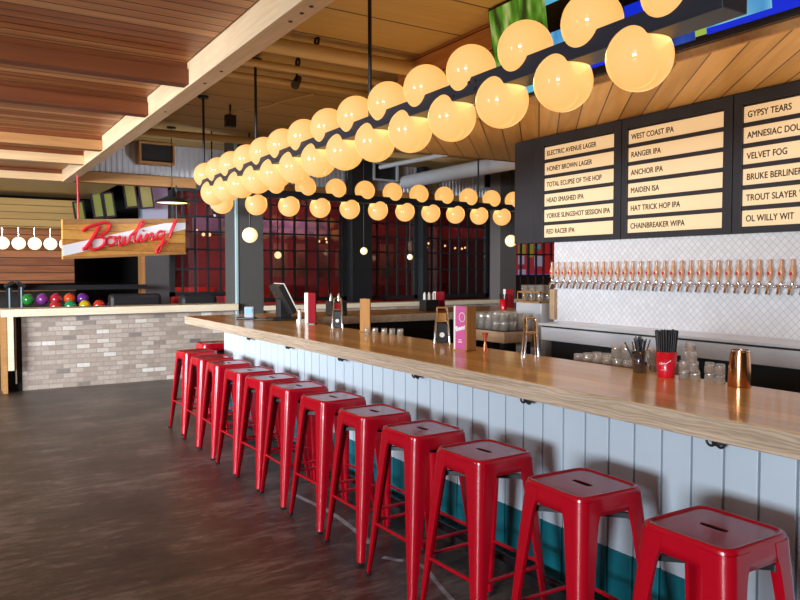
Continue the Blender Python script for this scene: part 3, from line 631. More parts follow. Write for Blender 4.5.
# televisions on the orange wall
MT['tv_green'] = screen_mat('forest_picture', [(0.03, 0.05, 0.01), (0.10, 0.30, 0.02), (0.55, 0.62, 0.20)], 9, .75)
MT['tv_blue'] = mat('blue_picture', (0, 0, .05), .25, emit=(0.004, 0.03, 0.75), strength=.8)
MT['tv_deep'] = screen_mat('deep_blue_picture', [(0.01, 0.03, 0.15), (0.01, 0.06, 0.42), (0.02, 0.16, 0.5)], 8, .8)
MT['tv_cyan'] = mat('cyan_picture', (0, .05, .05), .25, emit=(0.12, 0.52, 0.75), strength=.8)
MT['tv_pale'] = screen_mat('pale_blue_picture', [(0.05, 0.30, 0.70), (0.20, 0.60, 0.80), (0.42, 0.66, 0.80)], 5, .8)
MT['tv_lime'] = mat('lime_picture', (0, .05, .0), .25, emit=(0.40, 0.55, 0.08), strength=.8)
MT['tv_night'] = mat('black_picture', (.004, .004, .006), .2)
def tv(yl, yr, lab, patches):
    t_ = thing('television', (3.53, (yl + yr) / 2, 2.765), lab, 'television', 'televisions over the soffit')
    h = (yl - yr) / 2
    tilt = Matrix.Rotation(R(-9), 4, 'Y')
    M().box(0, .05, -h, h, 0, .685, 0, tilt).build('bezel', 'black_gloss', t_, .003)
    s = M(); s.box(-.003, 0, -h + .012, h - .012, .018, .67, 0, tilt)
    for (a, b__, c, d, mi) in patches:   # a,b from the left edge 0..1, c,d from the bottom 0..1
        s.box(-.0035 - .0003 * mi, -.003, h - .012 - b__ * (2 * h - .024), h - .012 - a * (2 * h - .024), .018 + c * .652, .018 + d * .652, mi, tilt)
    s.build('screen', ['tv_night', 'tv_green', 'tv_blue', 'tv_deep', 'tv_cyan', 'tv_pale', 'tv_lime'], t_)
    M().box(.05, .14, -.12, .12, .25, .45).build('wall_bracket', 'black', t_)
tv(4.28, 3.10, 'left television with a green forest picture above the soffit', [(0, .50, .34, 1, 1), (.5, .62, .80, .93, 4), (.0, .06, .1, .33, 2), (.06, .5, .0, .30, 4), (.52, .75, .36, .52, 5), (.55, .9, .05, .3, 2), (.8, 1, .4, .9, 4)])
tv(3.06, 1.88, 'right television with a blue sports picture above the soffit', [(0, .12, .02, .5, 2), (.12, .2, .02, .55, 4), (.22, .40, .02, .30, 3), (.22, .40, .30, .40, 4), (.40, .46, .04, .36, 6), (.46, .78, .08, .34, 5), (.46, .60, .03, .08, 2), (.78, 1, .03, .45, 2), (.60, .78, .03, .10, 2), (.5, .58, .36, .46, 5), (.1, .35, .6, .95, 4)])

# ------------------------------------------------------------------ chandeliers
GR = .1325
DOWN = 1.8
gm = M().sphere((0, 0, 0), GR, 32, 20)
def chandelier(name_label, horiz, a0, a1, fixed, zc, ups, lows, stems, zu, zl):
    root = thing('globe_chandelier', (fixed, a0, zc) if horiz == 'Y' else (a0, fixed, zc), name_label, 'chandelier', 'globe chandeliers over the bar')
    L_ = a1 - a0; w = .07; hh = .046
    b_ = M()
    if horiz == 'Y': b_.box(-w, w, 0, L_, -hh, hh)
    else: b_.box(0, L_, -w, w, -hh, hh)
    b_.build('beam', 'steel_dark', root, .004)
    ld = area('chandelier_fill', (0, L_ / 2, -hh - .004) if horiz == 'Y' else (L_ / 2, 0, -hh - .004), (0, L_ / 2, -2) if horiz == 'Y' else (L_ / 2, 0, -2), .12, .12, DOWN * L_, (1.0, .66, .30))  # warm fill added under the beam to brighten the bar top, not a fitting
    ld.rotation_euler = (0, 0, 0); ld.data.size = .12 if horiz == 'Y' else L_; ld.data.size_y = L_ if horiz == 'Y' else .12; ld.parent = root
    first = None
    pos = lambda a: (0, a - a0, 0) if horiz == 'Y' else (a - a0, 0, 0)
    for lst, z in ((ups, zu), (lows, zl)):
        for a in lst:
            p = pos(a)
            if first is None: first = gm.build('globe', 'globe', root); g = first
            else: g = first.copy(); col.objects.link(g); g.parent = root
            g.location = (p[0], p[1], z - zc)
    for a in stems:
        p = pos(a); s = M()
        s.tube([(p[0], p[1], hh), (p[0], p[1], 3.45 - zc)], .013, 8); s.build('stem', 'black', root)
        M().lathe([(.055, 3.425 - zc), (.06, 3.45 - zc)], (p[0], p[1], 0), 14).build('ceiling_plate', 'black', root)
    return root
near = chandelier('long globe chandelier hanging over the front of the bar towards the camera', 'Y', 1.58, 7.93, 2.366, 2.484,
                  [1.825 + .4262 * i for i in range(15)], [1.997 + .4262 * i for i in range(14)], (2.15, 4.19, 6.28, 7.86), 2.592, 2.380)
near.rotation_euler = (R(-.38), 0, R(-.28))
for y in (2.98, 3.03, 3.10, 3.17):
    for z in ((-.02, .02) if y in (2.98, 3.17) else (.02,)):
        M().tube([(-.074, y - 1.58, z), (-.066, y - 1.58, z)], .009, 8).build('bolt', 'black', near)
chandelier('far globe chandelier hanging crosswise beyond the end of the bar', 'X', 2.62, 8.2, 8.4, 2.455,
           [2.99 + .424 * i for i in range(12)], [2.767 + .4235 * i for i in range(13)], (4.43, 6.56, 8.0), 2.57, 2.325)

# small pendants and string lights beyond the bar
def pendant(name, x, y, z, r, mt_, lab, grp, ztop=3.45, rod='black'):
    p = thing(name, (x, y, z), lab, 'pendant lamp', grp)
    M().sphere((0, 0, 0), r, 20, 14).build('globe', mt_, p)
    M().tube([(0, 0, r * .95), (0, 0, ztop - z)], .008 if r < .1 else .012, 6).build('stem', rod, p)
pendant('globe_pendant', 3.644, 9.85, 2.025, .108, 'globe_small', 'small white globe pendant in front of the dark grey column', 'small globe pendants')
pendant('globe_pendant', 4.433, 10.75, 1.769, .055, 'globe_small', 'tiny globe pendant just right of the grey column', 'small globe pendants')
pendant('globe_pendant', 6.004, 10.8, 1.856, .062, 'globe_small', 'tiny globe pendant in front of the dark post between windows', 'small globe pendants')
pendant('globe_pendant', 6.96, 10.85, 1.765, .05, 'globe_small', 'tiny globe pendant before the middle window bay', 'small globe pendants', 2.966)
pendant('globe_pendant', 8.464, 9.9, 2.048, .105, 'globe_small', 'small globe pendant just left of the menu board', 'small globe pendants')
for i in range(9):
    pendant('globe_pendant', 0.82 - .245 * 4 + .245 * i if False else 1.80 - .245 * i, 14.0, 1.99, .108, 'globe_white', 'white globe pendant before the cedar wall, %s from the bowling sign leftwards' % ordinal(i), 'white globes before the cedar wall', 2.26, 'chrome')
k = 0
STR = [(5.72, 2.05), (5.86, 2.10), (5.88, 2.04), (6.45, 2.06), (6.72, 2.08), (6.76, 2.04), (7.98, 2.02), (8.10, 2.06), (8.06, 1.98), (8.5, 2.02), (8.75, 1.98), (8.92, 1.97), (9.0, 1.99), (3.28, 2.10), (3.5, 2.18), (3.62, 2.12), (3.72, 2.12)]
for x, z in STR:
    tag(M().sphere((x, 11.95, z), .022 if x > 4 else .03, 8, 6).build('light_bulb', 'bulb'), 'tiny glowing string light bulb behind the windows, %s of the string' % ordinal(k), 'bulb', 'string lights behind the windows'); k += 1
tag(M().tube([(3.1, 11.95, 3.45), (3.1, 11.95, 2.16)] + [(x, 11.95, z + .004) for x, z in sorted(STR)] + [(9.2, 11.95, 2.03), (9.2, 11.95, 3.45)], .006, 6).build('string_light_cable', 'black'), 'thin black cable of the string lights behind the windows', 'cable')
pl = thing('dome_pendant', (2.61, 10.0, 2.43), 'black dome pendant lamp above the right end of the bowling sign', 'pendant lamp')
M().lathe([(.225, 0), (.215, .025), (.12, .075), (.06, .10), (.05, .16), (.015, .19)], (0, 0, 0), 28, cap0=False).build('shade', 'black', pl)
M().lathe([(.205, .012), (.10, .012)], (0, 0, 0), 24, cap1=True).build('diffuser', mat('lit_lamp_diffuser', (.9, .8, .6), .4, emit=(1, .74, .42), strength=1.0), pl)
M().tube([(0, 0, .18), (0, 0, 1.02)], .006, 6).build('cord', 'black', pl); M().lathe([(.06, 1.0), (.06, 1.02)], (0, 0, 0), 14).build('ceiling_plate', 'black', pl)
fl = thing('floodlight', (3.156, 10.0, 2.325), 'black floodlight with a pale slanted bar, hanging left of the grey column', 'floodlight')
M().box(-.02, .09, -.05, .05, -.02, .10).build('head', 'black', fl, .01); M().tube([(0, 0, .06), (0, 0, 1.125)], .01, 6).build('stem', 'black', fl)
M().tube([(-.03, -.03, .12), (.03, -.03, -.05)], .014, 8).build('lens_bar', 'scr_white', fl)
area('floodlight_beam', (3.08, 10.0, 2.46), (2.3, 11.5, 3.25), .10, .10, 7, (.80, .88, 1.0), 150)

# ------------------------------------------------------------------ bowling sign
A = Vector((1.319, 10.57, 1.676)); B = Vector((3.115, 11.20, 1.775)); Cc = Vector((3.115, 11.20, 2.318)); D = Vector((1.322, 10.57, 2.205))
sign = thing('bowling_sign', A, 'hanging wooden sign reading Bowling! in red script over a white stripe', 'sign')
ux = (B - A); nrm = ux.cross(Vector((0, 0, 1))).normalized()      # towards the camera side
if nrm.y > 0: nrm = -nrm
q = [Vector((0, 0, 0)), B - A, Cc - A, D - A]
M().poly([p - nrm * .035 for p in q], nrm * .035).build('sign_board', 'sign_wood', sign, .004)
def SP(px, py, off=.004):      # px,py in the 800x554 view of the sign
    u = (px - 20) / 733.0
    yt = 240 + u * (-2); yb = 487 + u * (445 - 487)
    v = (yb - py) / (yb - yt)
    lo = q[0].lerp(q[1], u); hi = q[3].lerp(q[2], u)
    return lo.lerp(hi, v) + nrm * off
fr_ = M(); fr_.poly([SP(20, 240, 0), SP(753, 238, 0), SP(753, 262, 0), SP(20, 274, 0)], nrm * .012); fr_.poly([SP(20, 472, 0), SP(753, 432, 0), SP(753, 445, 0), SP(20, 487, 0)], nrm * .012)
fr_.build('rail', 'header_wood', sign)
M().poly([SP(20, 402, 0), SP(753, 238, 0), SP(753, 300, 0), SP(20, 468, 0)], nrm * .006).build('stripe', 'sign_white', sign)
def smooth_path(pts, n=6):
    out = []
    for i in range(len(pts) - 1):
        p0 = pts[max(i - 1, 0)]; p1 = pts[i]; p2 = pts[i + 1]; p3 = pts[min(i + 2, len(pts) - 1)]
        for k_ in range(n):
            t = k_ / n
            out.append(tuple(0.5 * (2 * p1[c] + (p2[c] - p0[c]) * t + (2 * p0[c] - 5 * p1[c] + 4 * p2[c] - p3[c]) * t * t + (3 * p1[c] - p0[c] - 3 * p2[c] + p3[c]) * t ** 3) for c in range(2)))
    out.append(pts[-1]); return out
strokes = {
    'letter_b': [([(215, 285), (190, 335), (160, 385), (135, 420), (122, 422)], .021), ([(122, 315), (150, 292), (200, 272), (255, 262), (275, 278), (262, 312), (225, 338), (188, 352)], .017),
                 ([(188, 352), (225, 348), (245, 362), (240, 395), (212, 418), (180, 425), (158, 412), (170, 395)], .019)],
    'letter_o': [([(300, 352), (272, 350), (256, 372), (262, 396), (285, 398), (304, 378), (300, 352), (318, 352), (335, 345)], .015)],
    'letter_w': [([(335, 345), (326, 375), (330, 398), (350, 380), (362, 350), (356, 382), (362, 394), (385, 372), (396, 340)], .015)],
    'letter_l': [([(396, 340), (430, 310), (470, 275), (482, 258), (462, 262), (440, 300), (420, 350), (418, 380), (440, 368)], .015)],
    'letter_i': [([(440, 368), (462, 335), (456, 362), (464, 376), (484, 355)], .015), ([(474, 312), (478, 308)], .014)],
    'letter_n': [([(484, 355), (500, 328), (490, 370), (512, 338), (532, 326), (530, 352), (534, 366), (556, 345)], .015)],
    'letter_g': [([(604, 316), (580, 312), (560, 335), (562, 358), (580, 356), (600, 330), (608, 314), (596, 370), (578, 425), (562, 438), (556, 425), (580, 395), (620, 365)], .015)],
    'exclamation_mark': [([(686, 245), (660, 300), (638, 350)], .021), ([(622, 384), (625, 388)], .024)],
}
for nm, ss in strokes.items():
    m = M()
    for pts, r in ss:
        m.tube([SP(*p, .016) for p in (smooth_path(pts) if len(pts) > 2 else pts)], r * 1.22, 8)
    m.build(nm, 'sign_red', sign)
M().tube([SP(108, 240, -.02), SP(108, 240, -.02) + Vector((0, 0, .62))], .012, 8).build('hanging_rod', 'sign_red', sign)
M().tube([SP(700, 238, -.02), SP(700, 238, -.02) + Vector((0, 0, .50))], .012, 8).build('hanging_rod', 'black', sign)

# ------------------------------------------------------------------ beyond the half wall: balls, consoles, lane monitors
rk = thing('ball_rack', (1.75, 12.6, 0), 'black bowling ball rack behind the brick half wall', 'ball rack')
M().box(-.75, .75, -.14, .14, .94, .985).build('upper_tray', 'black', rk); M().box(-.75, .75, -.36, -.10, .84, .88).build('lower_tray', 'black', rk)
for x in (-.7, .7): M().box(x - .03, x + .03, -.2, .1, 0, .95).build('leg', 'black', rk)
BALLS = [(1.07, 12.6, 1.08, 'green', (.02, .22, .03)), (1.27, 12.6, 1.08, 'purple', (.20, .03, .22)), (1.465, 12.6, 1.08, 'dark red', (.45, .01, .03)), (1.66, 12.6, 1.08, 'orange', (.62, .07, .01)), (1.855, 12.6, 1.08, 'violet', (.13, .02, .22)),
         (1.43, 12.37, .975, 'red', (.45, .02, .02)), (1.64, 12.37, .975, 'bright green', (.01, .25, .08)), (1.85, 12.37, .975, 'yellow', (.55, .40, .01)), (2.06, 12.37, .975, 'scarlet', (.55, .03, .01)), (2.27, 12.37, .975, 'deep purple', (.16, .02, .2))]
for x, y, z, cn, c in BALLS:
    tag(M().sphere((x, y, z - .003), .09, 18, 12).build('bowling_ball', mat('ball_' + cn.replace(' ', '_'), c, .15, coat=.5)), '%s bowling ball on the %s tier of the ball rack' % (cn, 'upper' if z > 1 else 'lower'), 'bowling ball', 'bowling balls on the rack')
for i, (x, s) in enumerate([(.62, 1), (.85, 1), (1.02, -1)]):
    c_ = thing('lane_console', (x, 13.2, 0), ['black scoring console with pale post, leftmost of three', 'black scoring console with pale post, middle of three', 'black scoring console with blue post, nearest the balls'][i], 'console', 'scoring consoles by the lanes')
    M().box(-.04, .04, -.03, .03, 0, 1.30).build('post', 'black', c_); M().box(-.008, .012, -.036, -.03, .9, 1.26).build('light_strip', 'blue_metal', c_); M().box(-.075, .075, -.14, .14, 1.28, 1.33, 0, T(0, 0, 1.31) @ Matrix.Rotation(R(-30 * s), 4, 'Y') @ T(0, 0, -1.31)).build('keypad', 'black', c_, .01)
MT['lane_screen'] = mat('lit_lane_screen', (.05, .06, .01), .3, emit=(.22, .24, .035), strength=.6)
for i, (x, z, w, lab) in enumerate([(1.98, 2.50, .12, 'dim green lane monitor, farthest left of the hanging monitors'), (2.27, 2.66, .12, 'green lane monitor, second from left above the sign'), (2.46, 2.68, .12, 'green lane monitor, third from left above the sign'), (2.82, 2.86, .16, 'bright green lane monitor, second from right above the sign'), (3.09, 2.86, .18, 'bright green lane monitor, rightmost above the sign')]):
    m_ = thing('lane_monitor', (x, 13.6, z), lab, 'monitor', 'lane monitors above the sign')
    rt = Matrix.Rotation(R(-8), 4, 'Y')
    M().box(-w / 2 - .03, w / 2 + .03, 0, .06, -.22, .22, 0, rt).build('case', 'black', m_); M().box(-w / 2, w / 2, -.012, -.002, -.19, .19, 0, rt).build('screen', 'lane_screen', m_)
    M().tube([(0, .04, .2), (0, .04, .55)], .015, 6).build('hanger', 'black', m_)
tag(M().box(-4, 3.05, 13.42, 13.48, 1.20, 1.28).build('lane_rail', 'black'), 'long black rail across the lanes behind the bowling balls', 'rail')
so = thing('lounge_seat', (2.55, 11.78, 0), 'dark lounge seat half hidden behind the brick wall', 'seat')
for nm, bxs in (('seat', (-.35, .35, -.35, .35, 0, .5)), ('backrest', (-.40, .40, .2, .4, 0, 1.16))): M().box(*bxs).build(nm, 'dark', so, .06)
so = thing('lounge_seat', (3.30, 11.05, 0), 'dark lounge seat beside the grey column behind the half wall', 'seat')
for nm, bxs in (('seat', (-.28, .28, -.3, .3, 0, .5)), ('backrest', (-.30, .26, .0, .22, 0, 1.16))): M().box(*bxs).build(nm, 'dark', so, .06)

# ------------------------------------------------------------------ stools
def rrect(h, r, z, n=40, slot=None):
    pts = []
    for i in range(n):
        a = 2 * PI * (i + .5) / n
        c, s = math.cos(a), math.sin(a)
        if slot:       # slot of half length L_ along Y and half width w
            L_, w = slot
            pts.append((w * math.copysign(abs(c) ** .45, c), L_ * math.copysign(abs(s) ** .85, s), z))
        else:
            inner = h - r
            k_ = 1.0 / max(abs(c), abs(s)) * h
            x, y = k_ * c, k_ * s
            if abs(x) > inner and abs(y) > inner:
                cx, cy = math.copysign(inner, x), math.copysign(inner, y)
                bq = c * cx + s * cy; cq = cx * cx + cy * cy - r * r
                k_ = bq + math.sqrt(max(bq * bq - cq, 0))
                x, y = k_ * c, k_ * s
            pts.append((x, y, z))
    return pts
def stool():
    root = thing('bar_stool', (0, 0, 0), '', 'bar stool', 'red metal bar stools along the bar')
    N = 48
    s = M()
    s.loft([rrect(0, 0, .735, N, (.045, .0125)), rrect(0, 0, .7532, N, (.045, .0125))], 1, True, False, False)  # slot walls coloured dark, standing in for the shade inside
    s.loft([rrect(0, 0, .7532, N, (.045, .0125)), rrect(0, 0, .7540, N, (.0465, .014)), rrect(0, 0, .7540, N, (.049, .0165)), rrect(.128, .029, .7540, N), rrect(.1355, .032, .7542, N), rrect(.1405, .036, .7588, N), rrect(.147, .038, .7600, N), rrect(.1525, .040, .7565, N),
            rrect(.1545, .041, .748, N), rrect(.1575, .042, .715, N), rrect(.1605, .043, .688, N), rrect(.157, .042, .688, N), rrect(.150, .038, .745, N), rrect(0, 0, .746, N, (.047, .0145))], 0, True, False, False)
    s.build('seat', ['red', 'rubber'], root)
    M().box(-.138, .138, -.138, .138, .727, .734).build('slot_dark_plate', 'black', root)  # black plate added below so the hand slot shows as dark as in shade
    HZ = [(.742, .1572, .094, .040), (.715, .1597, .093, .041), (.695, .1612, .092, .042), (.68, .1625, .087, .042), (.66, .164, .083, .041), (.62, .167, .079, .040), (.45, .1795, .066, .036), (.25, .193, .050, .031), (.13, .201, .041, .027), (.11, .2015, .036, .025), (.03, .2085, .031, .022), (.0, .212, .028, .022)]
    def leg_mesh(sx, sy, zmin, grow=0.0):
        m = M(); loops = []
        for z, h, w, r in HZ:
            if z < zmin: break
            h += grow; pts = []
            out = [(h - w, h)]
            for i in range(8):
                a = PI / 2 * (1 - i / 7)
                out.append((h - r + r * math.cos(a), h - r + r * math.sin(a)))
            out.append((h, h - w))
            t = .004 + .010 * (1 if z < .69 else 0)
            inn = [(h - t, h - w)]
            for i in range(8):
                a = PI / 2 * (i / 7); r2 = max(r - t, .004)
                inn.append((h - r + r2 * math.cos(a), h - r + r2 * math.sin(a)))
            inn.append((h - w, h - t))
            loops.append([(sx * a, sy * b_, z) for a, b_ in out + inn])
        m.loft(loops, 0, False)
        return m
    for sx in (-1, 1):
        for sy in (-1, 1):
            lg = leg_mesh(sx, sy, .0).build('leg', 'red', root)
            for p in lg.data.polygons: p.use_smooth = True
            lg.data.set_sharp_from_angle(angle=R(38))
            ft = M(); ft.box(sx * .184 - .02, sx * .184 + .02 if False else sx * .184 + .02, sy * .184 - .02, sy * .184 + .02, .0, .012)
            ft = M(); ft.loft([[(sx * (.2125 - a), sy * (.2125 - b_), z) for a, b_ in ((-.002, -.002), (.031, -.002), (.031, .02), (.02, .031), (-.002, .031))] for z in (0.0, .014)], 0, False)
            ft.build('rubber_foot', 'rubber', lg)
    z = .275; h = .1835
    for sx, sy in ((1, 0), (-1, 0), (0, 1), (0, -1)):
        hh = h; e = .155
        a_, b_ = ((sx * hh, -e, z), (sx * hh, e, z)) if sx else ((-e, sy * hh, z), (e, sy * hh, z))
        M().tube([a_, b_], .0085, 8).build('stretcher', 'red', root)
    br = M()
    for s1 in (1, -1):
        d = Vector((1, s1, 0)).normalized(); pr = Vector((-d.y, d.x, 0)) * .011
        br.poly([Vector((-.138, -.138 * s1, .640)) + pr, Vector((.138, .138 * s1, .640)) + pr, Vector((.138, .138 * s1, .640)) - pr, Vector((-.138, -.138 * s1, .640)) - pr], (0, 0, .018))
        for e in (-1, 1): br.lathe([(.014, 0), (.014, .022)], (e * .122, e * .122 * s1, .637), 8)
    br.build('brace', 'black', root)
    return root
st0 = stool()
SY = [1.345, 1.885, 2.455, 2.955, 3.47, 4.00, 4.51, 4.97, 5.42, 5.945, 6.40, 6.97]
SX = [1.955, 1.958, 1.955, 1.972, 1.992, 2.005, 2.005, 2.0, 1.995, 2.005, 2.005, 2.03]
for i, y in enumerate(SY):
    o = st0 if i == 0 else copy_tree(st0)
    o.location = (SX[i], y, 0); o.rotation_euler.z = R([0, -2, 2, 1, 0, 2, -1, 2, 1, -2, 1, 3][i])
    o['label'] = 'red metal bar stool at the bar front, ' + (['nearest the camera'] + ['%s from the camera' % ordinal(k_) for k_ in range(1, 11)] + ['last at the far corner of the bar'])[i]
o = copy_tree(st0); o.location = (2.42, 7.66, 0); o['label'] = 'red metal bar stool around the far end of the bar, mostly hidden'; o['group'] = 'red metal bar stools along the bar'

# worn white paint line on the floor
wl = M(); pth = smooth_path([(1.985, 4.55), (2.03, 4.13), (2.012, 3.72), (1.985, 3.50)], 6)
def ribbon(p, w):
    vs = []
    for i, (x, y) in enumerate(p):
        a = Vector(p[max(i - 1, 0)]); b_ = Vector(p[min(i + 1, len(p) - 1)]); d = (b_ - a).normalized(); nn = Vector((-d.y, d.x)) * w
        vs += [(x + nn.x, y + nn.y, .0015), (x - nn.x, y - nn.y, .0015)]
    wl.add(vs, [(2 * i, 2 * i + 1, 2 * i + 3, 2 * i + 2) for i in range(len(p) - 1)])
ribbon(pth, .018); ribbon([(1.945, 3.30), (2.01, 3.20)], .018); ribbon(smooth_path([(2.03, 3.19), (2.06, 3.08), (2.0, 2.85), (1.95, 2.65)]), .013)
tag(wl.build('floor_marking', 'line'), 'worn white painted line on the floor under the stools', 'floor marking', None, 'structure')

# ------------------------------------------------------------------ things on the bar
ZT = 1.067
def glass_mesh(r0, r1, h, t=.003, base=.008):
    return M().lathe([(r0 * .3, 0), (r0, 0.0005), (r0 + (r1 - r0) * .2, h * .2), (r1, h), (r1 - t, h), (r0 - t, base), (.001, base)], (0, 0, 0), 16, cap0=True, cap1=True)
rock = glass_mesh(.034, .041, .085); rock_o = None
def put_glass(src, x, y, z, label, grp, flip=False, tilt=None, cat='glass', name='drinking_glass', h=.085):
    o = src.copy(); col.objects.link(o); o.name = name
    if flip: o.rotation_euler = (PI, 0, 0); o.location = (x, y, z + h)
    else: o.location = (x, y, z)
    if tilt: o.rotation_euler = (o.rotation_euler[0] + tilt[0], tilt[1], 0)
    tag(o, label, cat, grp); return o
src_rock = glass_mesh(.033, .040, .082).build('tumbler', 'glass')
src_shot = glass_mesh(.0185, .0225, .040, .0025, .011).build('shot_glass', 'glass')
src_small = glass_mesh(.024, .029, .058).build('tumbler', 'glass')
src_tall = glass_mesh(.030, .042, .145).build('pint_glass', 'glass')

# POS terminal
pos = thing('payment_terminal', (2.69, 6.33, ZT), 'black point of sale terminal with tilted screen at the far end of the bar', 'terminal', None, R(-6))
M().box(-.16, .16, -.10, .13, 0, .025).build('base', 'black', pos, .008); M().box(-.08, .04, -.05, .08, .02, .20).build('stand', 'black', pos, .01)
tl = T(.0, 0.0, .19) @ Matrix.Rotation(R(-27), 4, 'Y')
scn = M().box(-.055, .0, -.17, .15, -.12, .17, 0, tl).build('screen_case', 'black', pos, .008)
part_label(M().box(.0, .012, -.17, .15, -.12, .17, 0, tl).build('bezel', 'cream_card', pos, .004), 'pale rim of the tilted screen')
M().tube([(-.1, -.09, .012), (-.24, -.05, .012), (-.3, .05, .012)], .008, 6).build('cable', 'black', pos)
cr_ = thing('card_reader', (2.44, 6.62, ZT), 'small blue-grey card reader left of the payment terminal', 'card reader', None, R(-32))
M().box(-.045, .045, -.03, .03, 0, .12).build('body', 'blue_grey', cr_, .01); M().box(-.03, .03, -.034, -.03, .06, .1).build('display', 'tv_cyan', cr_); M().box(-.12, .06, -.05, .05, 0, .018).build('cradle', 'black', cr_, .005)
tag(M().box(2.60, 2.70, 5.84, 5.90, ZT, ZT + .036).build('coaster_box', ['cream_card'], None, .003), 'small white coaster box on the bar by the terminal', 'box')
sbt = thing('shaker_bottle', (2.57, 5.76, ZT), 'slim white shaker bottle in front of the tall red menu', 'bottle')
M().lathe([(.014, 0), (.016, .09), (.011, .11)], n=12).build('body', 'cream_card', sbt); M().lathe([(.012, .11), (.012, .13), (.006, .135)], n=12).build('cap', 'copper', sbt)
def card_menu(x, y, w, h, front, back, lab, rz, writing=None, grp=None, z=ZT, wooden=True, ew=.012):
    """folded table-top card in a wooden stand"""
    m_ = thing('menu_holder', (x, y, z), lab, 'menu', grp, rz)
    c_ = M().box(-.006, .006, -w / 2, w / 2, .006, h).build('card', front, m_)
    e_ = M(); e_.box(-.008, .008, w / 2, w / 2 + ew, .0, h); e_.build('edge_strip', 'cream_card', m_)
    if wooden: M().box(-.01, .075, -w / 2 - .014, -w / 2, 0, h).build('side_panel', back, m_); M().box(-.02, .075, -w / 2 - .014, w / 2 + .012, 0, .008).build('base', back, m_)
    else: M().box(-.02, .02, -w / 2, w / 2 + .01, 0, .008).build('base', back, m_)
    return m_, c_
m1, c1 = card_menu(2.505, 3.36, .072, .258, 'pink', 'caddy_wood', 'pink Beer menu in a wooden holder on the bar', R(16), None, 'card menus')
m1.children[2].data.transform(Matrix.Diagonal((1, 1, 1, 1)))
text_mesh('lettering', 'Beer', .038, T(-.0068, .033, .112) @ FACE_NEG_X @ Matrix.Rotation(R(14), 4, 'Z'), 'white_ink', c1, .0006, bold=.0012)
text_mesh('small_lettering', 'Wine', .018, T(-.0068, .018, .055) @ FACE_NEG_X, 'white_ink', c1, .0006) if False else None
gl_ = M(); gl_.tube([(-.008, .0 + .020 * math.cos(a) - .012, .195 + .026 * math.sin(a)) for a in [2 * PI * i / 16 for i in range(17)]], .0018, 5); gl_.box(-.008, -.006, -.012, .016, .05, .054); gl_.box(-.008, -.006, -.008, .012, .062, .066)
gl_.build('glass_drawing', 'white_ink', c1)
card_menu(2.66, 4.80, .028, .25, 'pink', 'caddy_wood', 'narrow wooden menu holder with red edge, seen side-on', R(-60), None, 'card menus')
card_menu(2.66, 5.70, .075, .27, 'red_card', 'black', 'tall dark red menu card by the payment terminal', R(32), None, 'card menus', wooden=False, ew=.035)
card_menu(4.88, 6.95, .11, .215, 'red_card', 'caddy_wood', 'dark red menu card on the far wing of the bar', R(32), None, 'card menus', wooden=False, ew=.03)
card_menu(5.80, 6.80, .10, .235, 'red_card', 'caddy_wood', 'red menu card on the far wing beside the dark column', R(32), None, 'card menus', wooden=False, ew=.03)

def caddy(x, y, z, w, h, lab, rz, red=False, body=True):
    """metal frame caddy: two tapering side frames, cross bars, dark body with a badge"""
    c_ = thing('napkin_caddy', (x, y, z), lab, 'caddy', 'metal napkin caddies', rz)
    f_ = M(); d = .045
    for sx in (-1, 1):
        f_.tube([(sx * w / 2, -d, 0), (sx * w * .32, -d * .6, h), (sx * w * .32, d * .6, h), (sx * w / 2, d, 0)], .0055, 6)
    for yy, zz in ((-.6 * d, h), (.6 * d, h), (-.75 * d, h * .62), (.75 * d, h * .62)):
        k_ = .32 + .18 * (1 - zz / h)
        f_.tube([(-w * k_, yy, zz), (w * k_, yy, zz)], .0055, 6)
    f_.build('frame', 'chrome', c_)
    if body: M().box(-w * .34, w * .34, -d * .6, d * .6, .004, h * .55).build('body', 'black', c_)
    else: return c_
    M().box(-w * .27, w * .27, -d * .45, d * .45, h * .6, h * .85).build('napkins', 'red_card' if red else 'caddy_wood', c_)
    M().tube([(0, -d * .6 - .006, h * .24), (0, -d * .6, h * .24)], w * .17, 16).build('badge', 'cream_card', c_)
caddy(2.68, 3.80, ZT, .095, .225, 'metal napkin caddy with round badge, left of the pink menu', R(-32))
caddy(2.69, 5.28, ZT, .085, .235, 'metal napkin caddy with red napkins near the terminal', R(-32), True)
caddy(2.675, 2.965, ZT, .075, .205, 'metal napkin caddy in front of the stacked glasses, right of the jigger', R(-32), False, False)
jg = thing('jigger', (2.62, 3.285, ZT), 'small orange-red jigger next to the pink menu', 'jigger')
M().lathe([(.017, 0), (.006, .05), (.006, .055), (.019, .105)], n=14).build('cup', mat('copper_red', (.7, .16, .07), .25, .7), jg)
for i in range(5):
    o = put_glass(src_small, 2.65 + .038 * (i - 2), 4.47 - .046 * (i - 2) + (.02 if i < 2 else 0), ZT, 'upturned clear tumbler on the bar, %s from the left of its row' % ordinal(i), 'tumblers beside the narrow menu', True, name='tumbler', h=.058 * .86)
    o.scale = (.84, .84, .86)
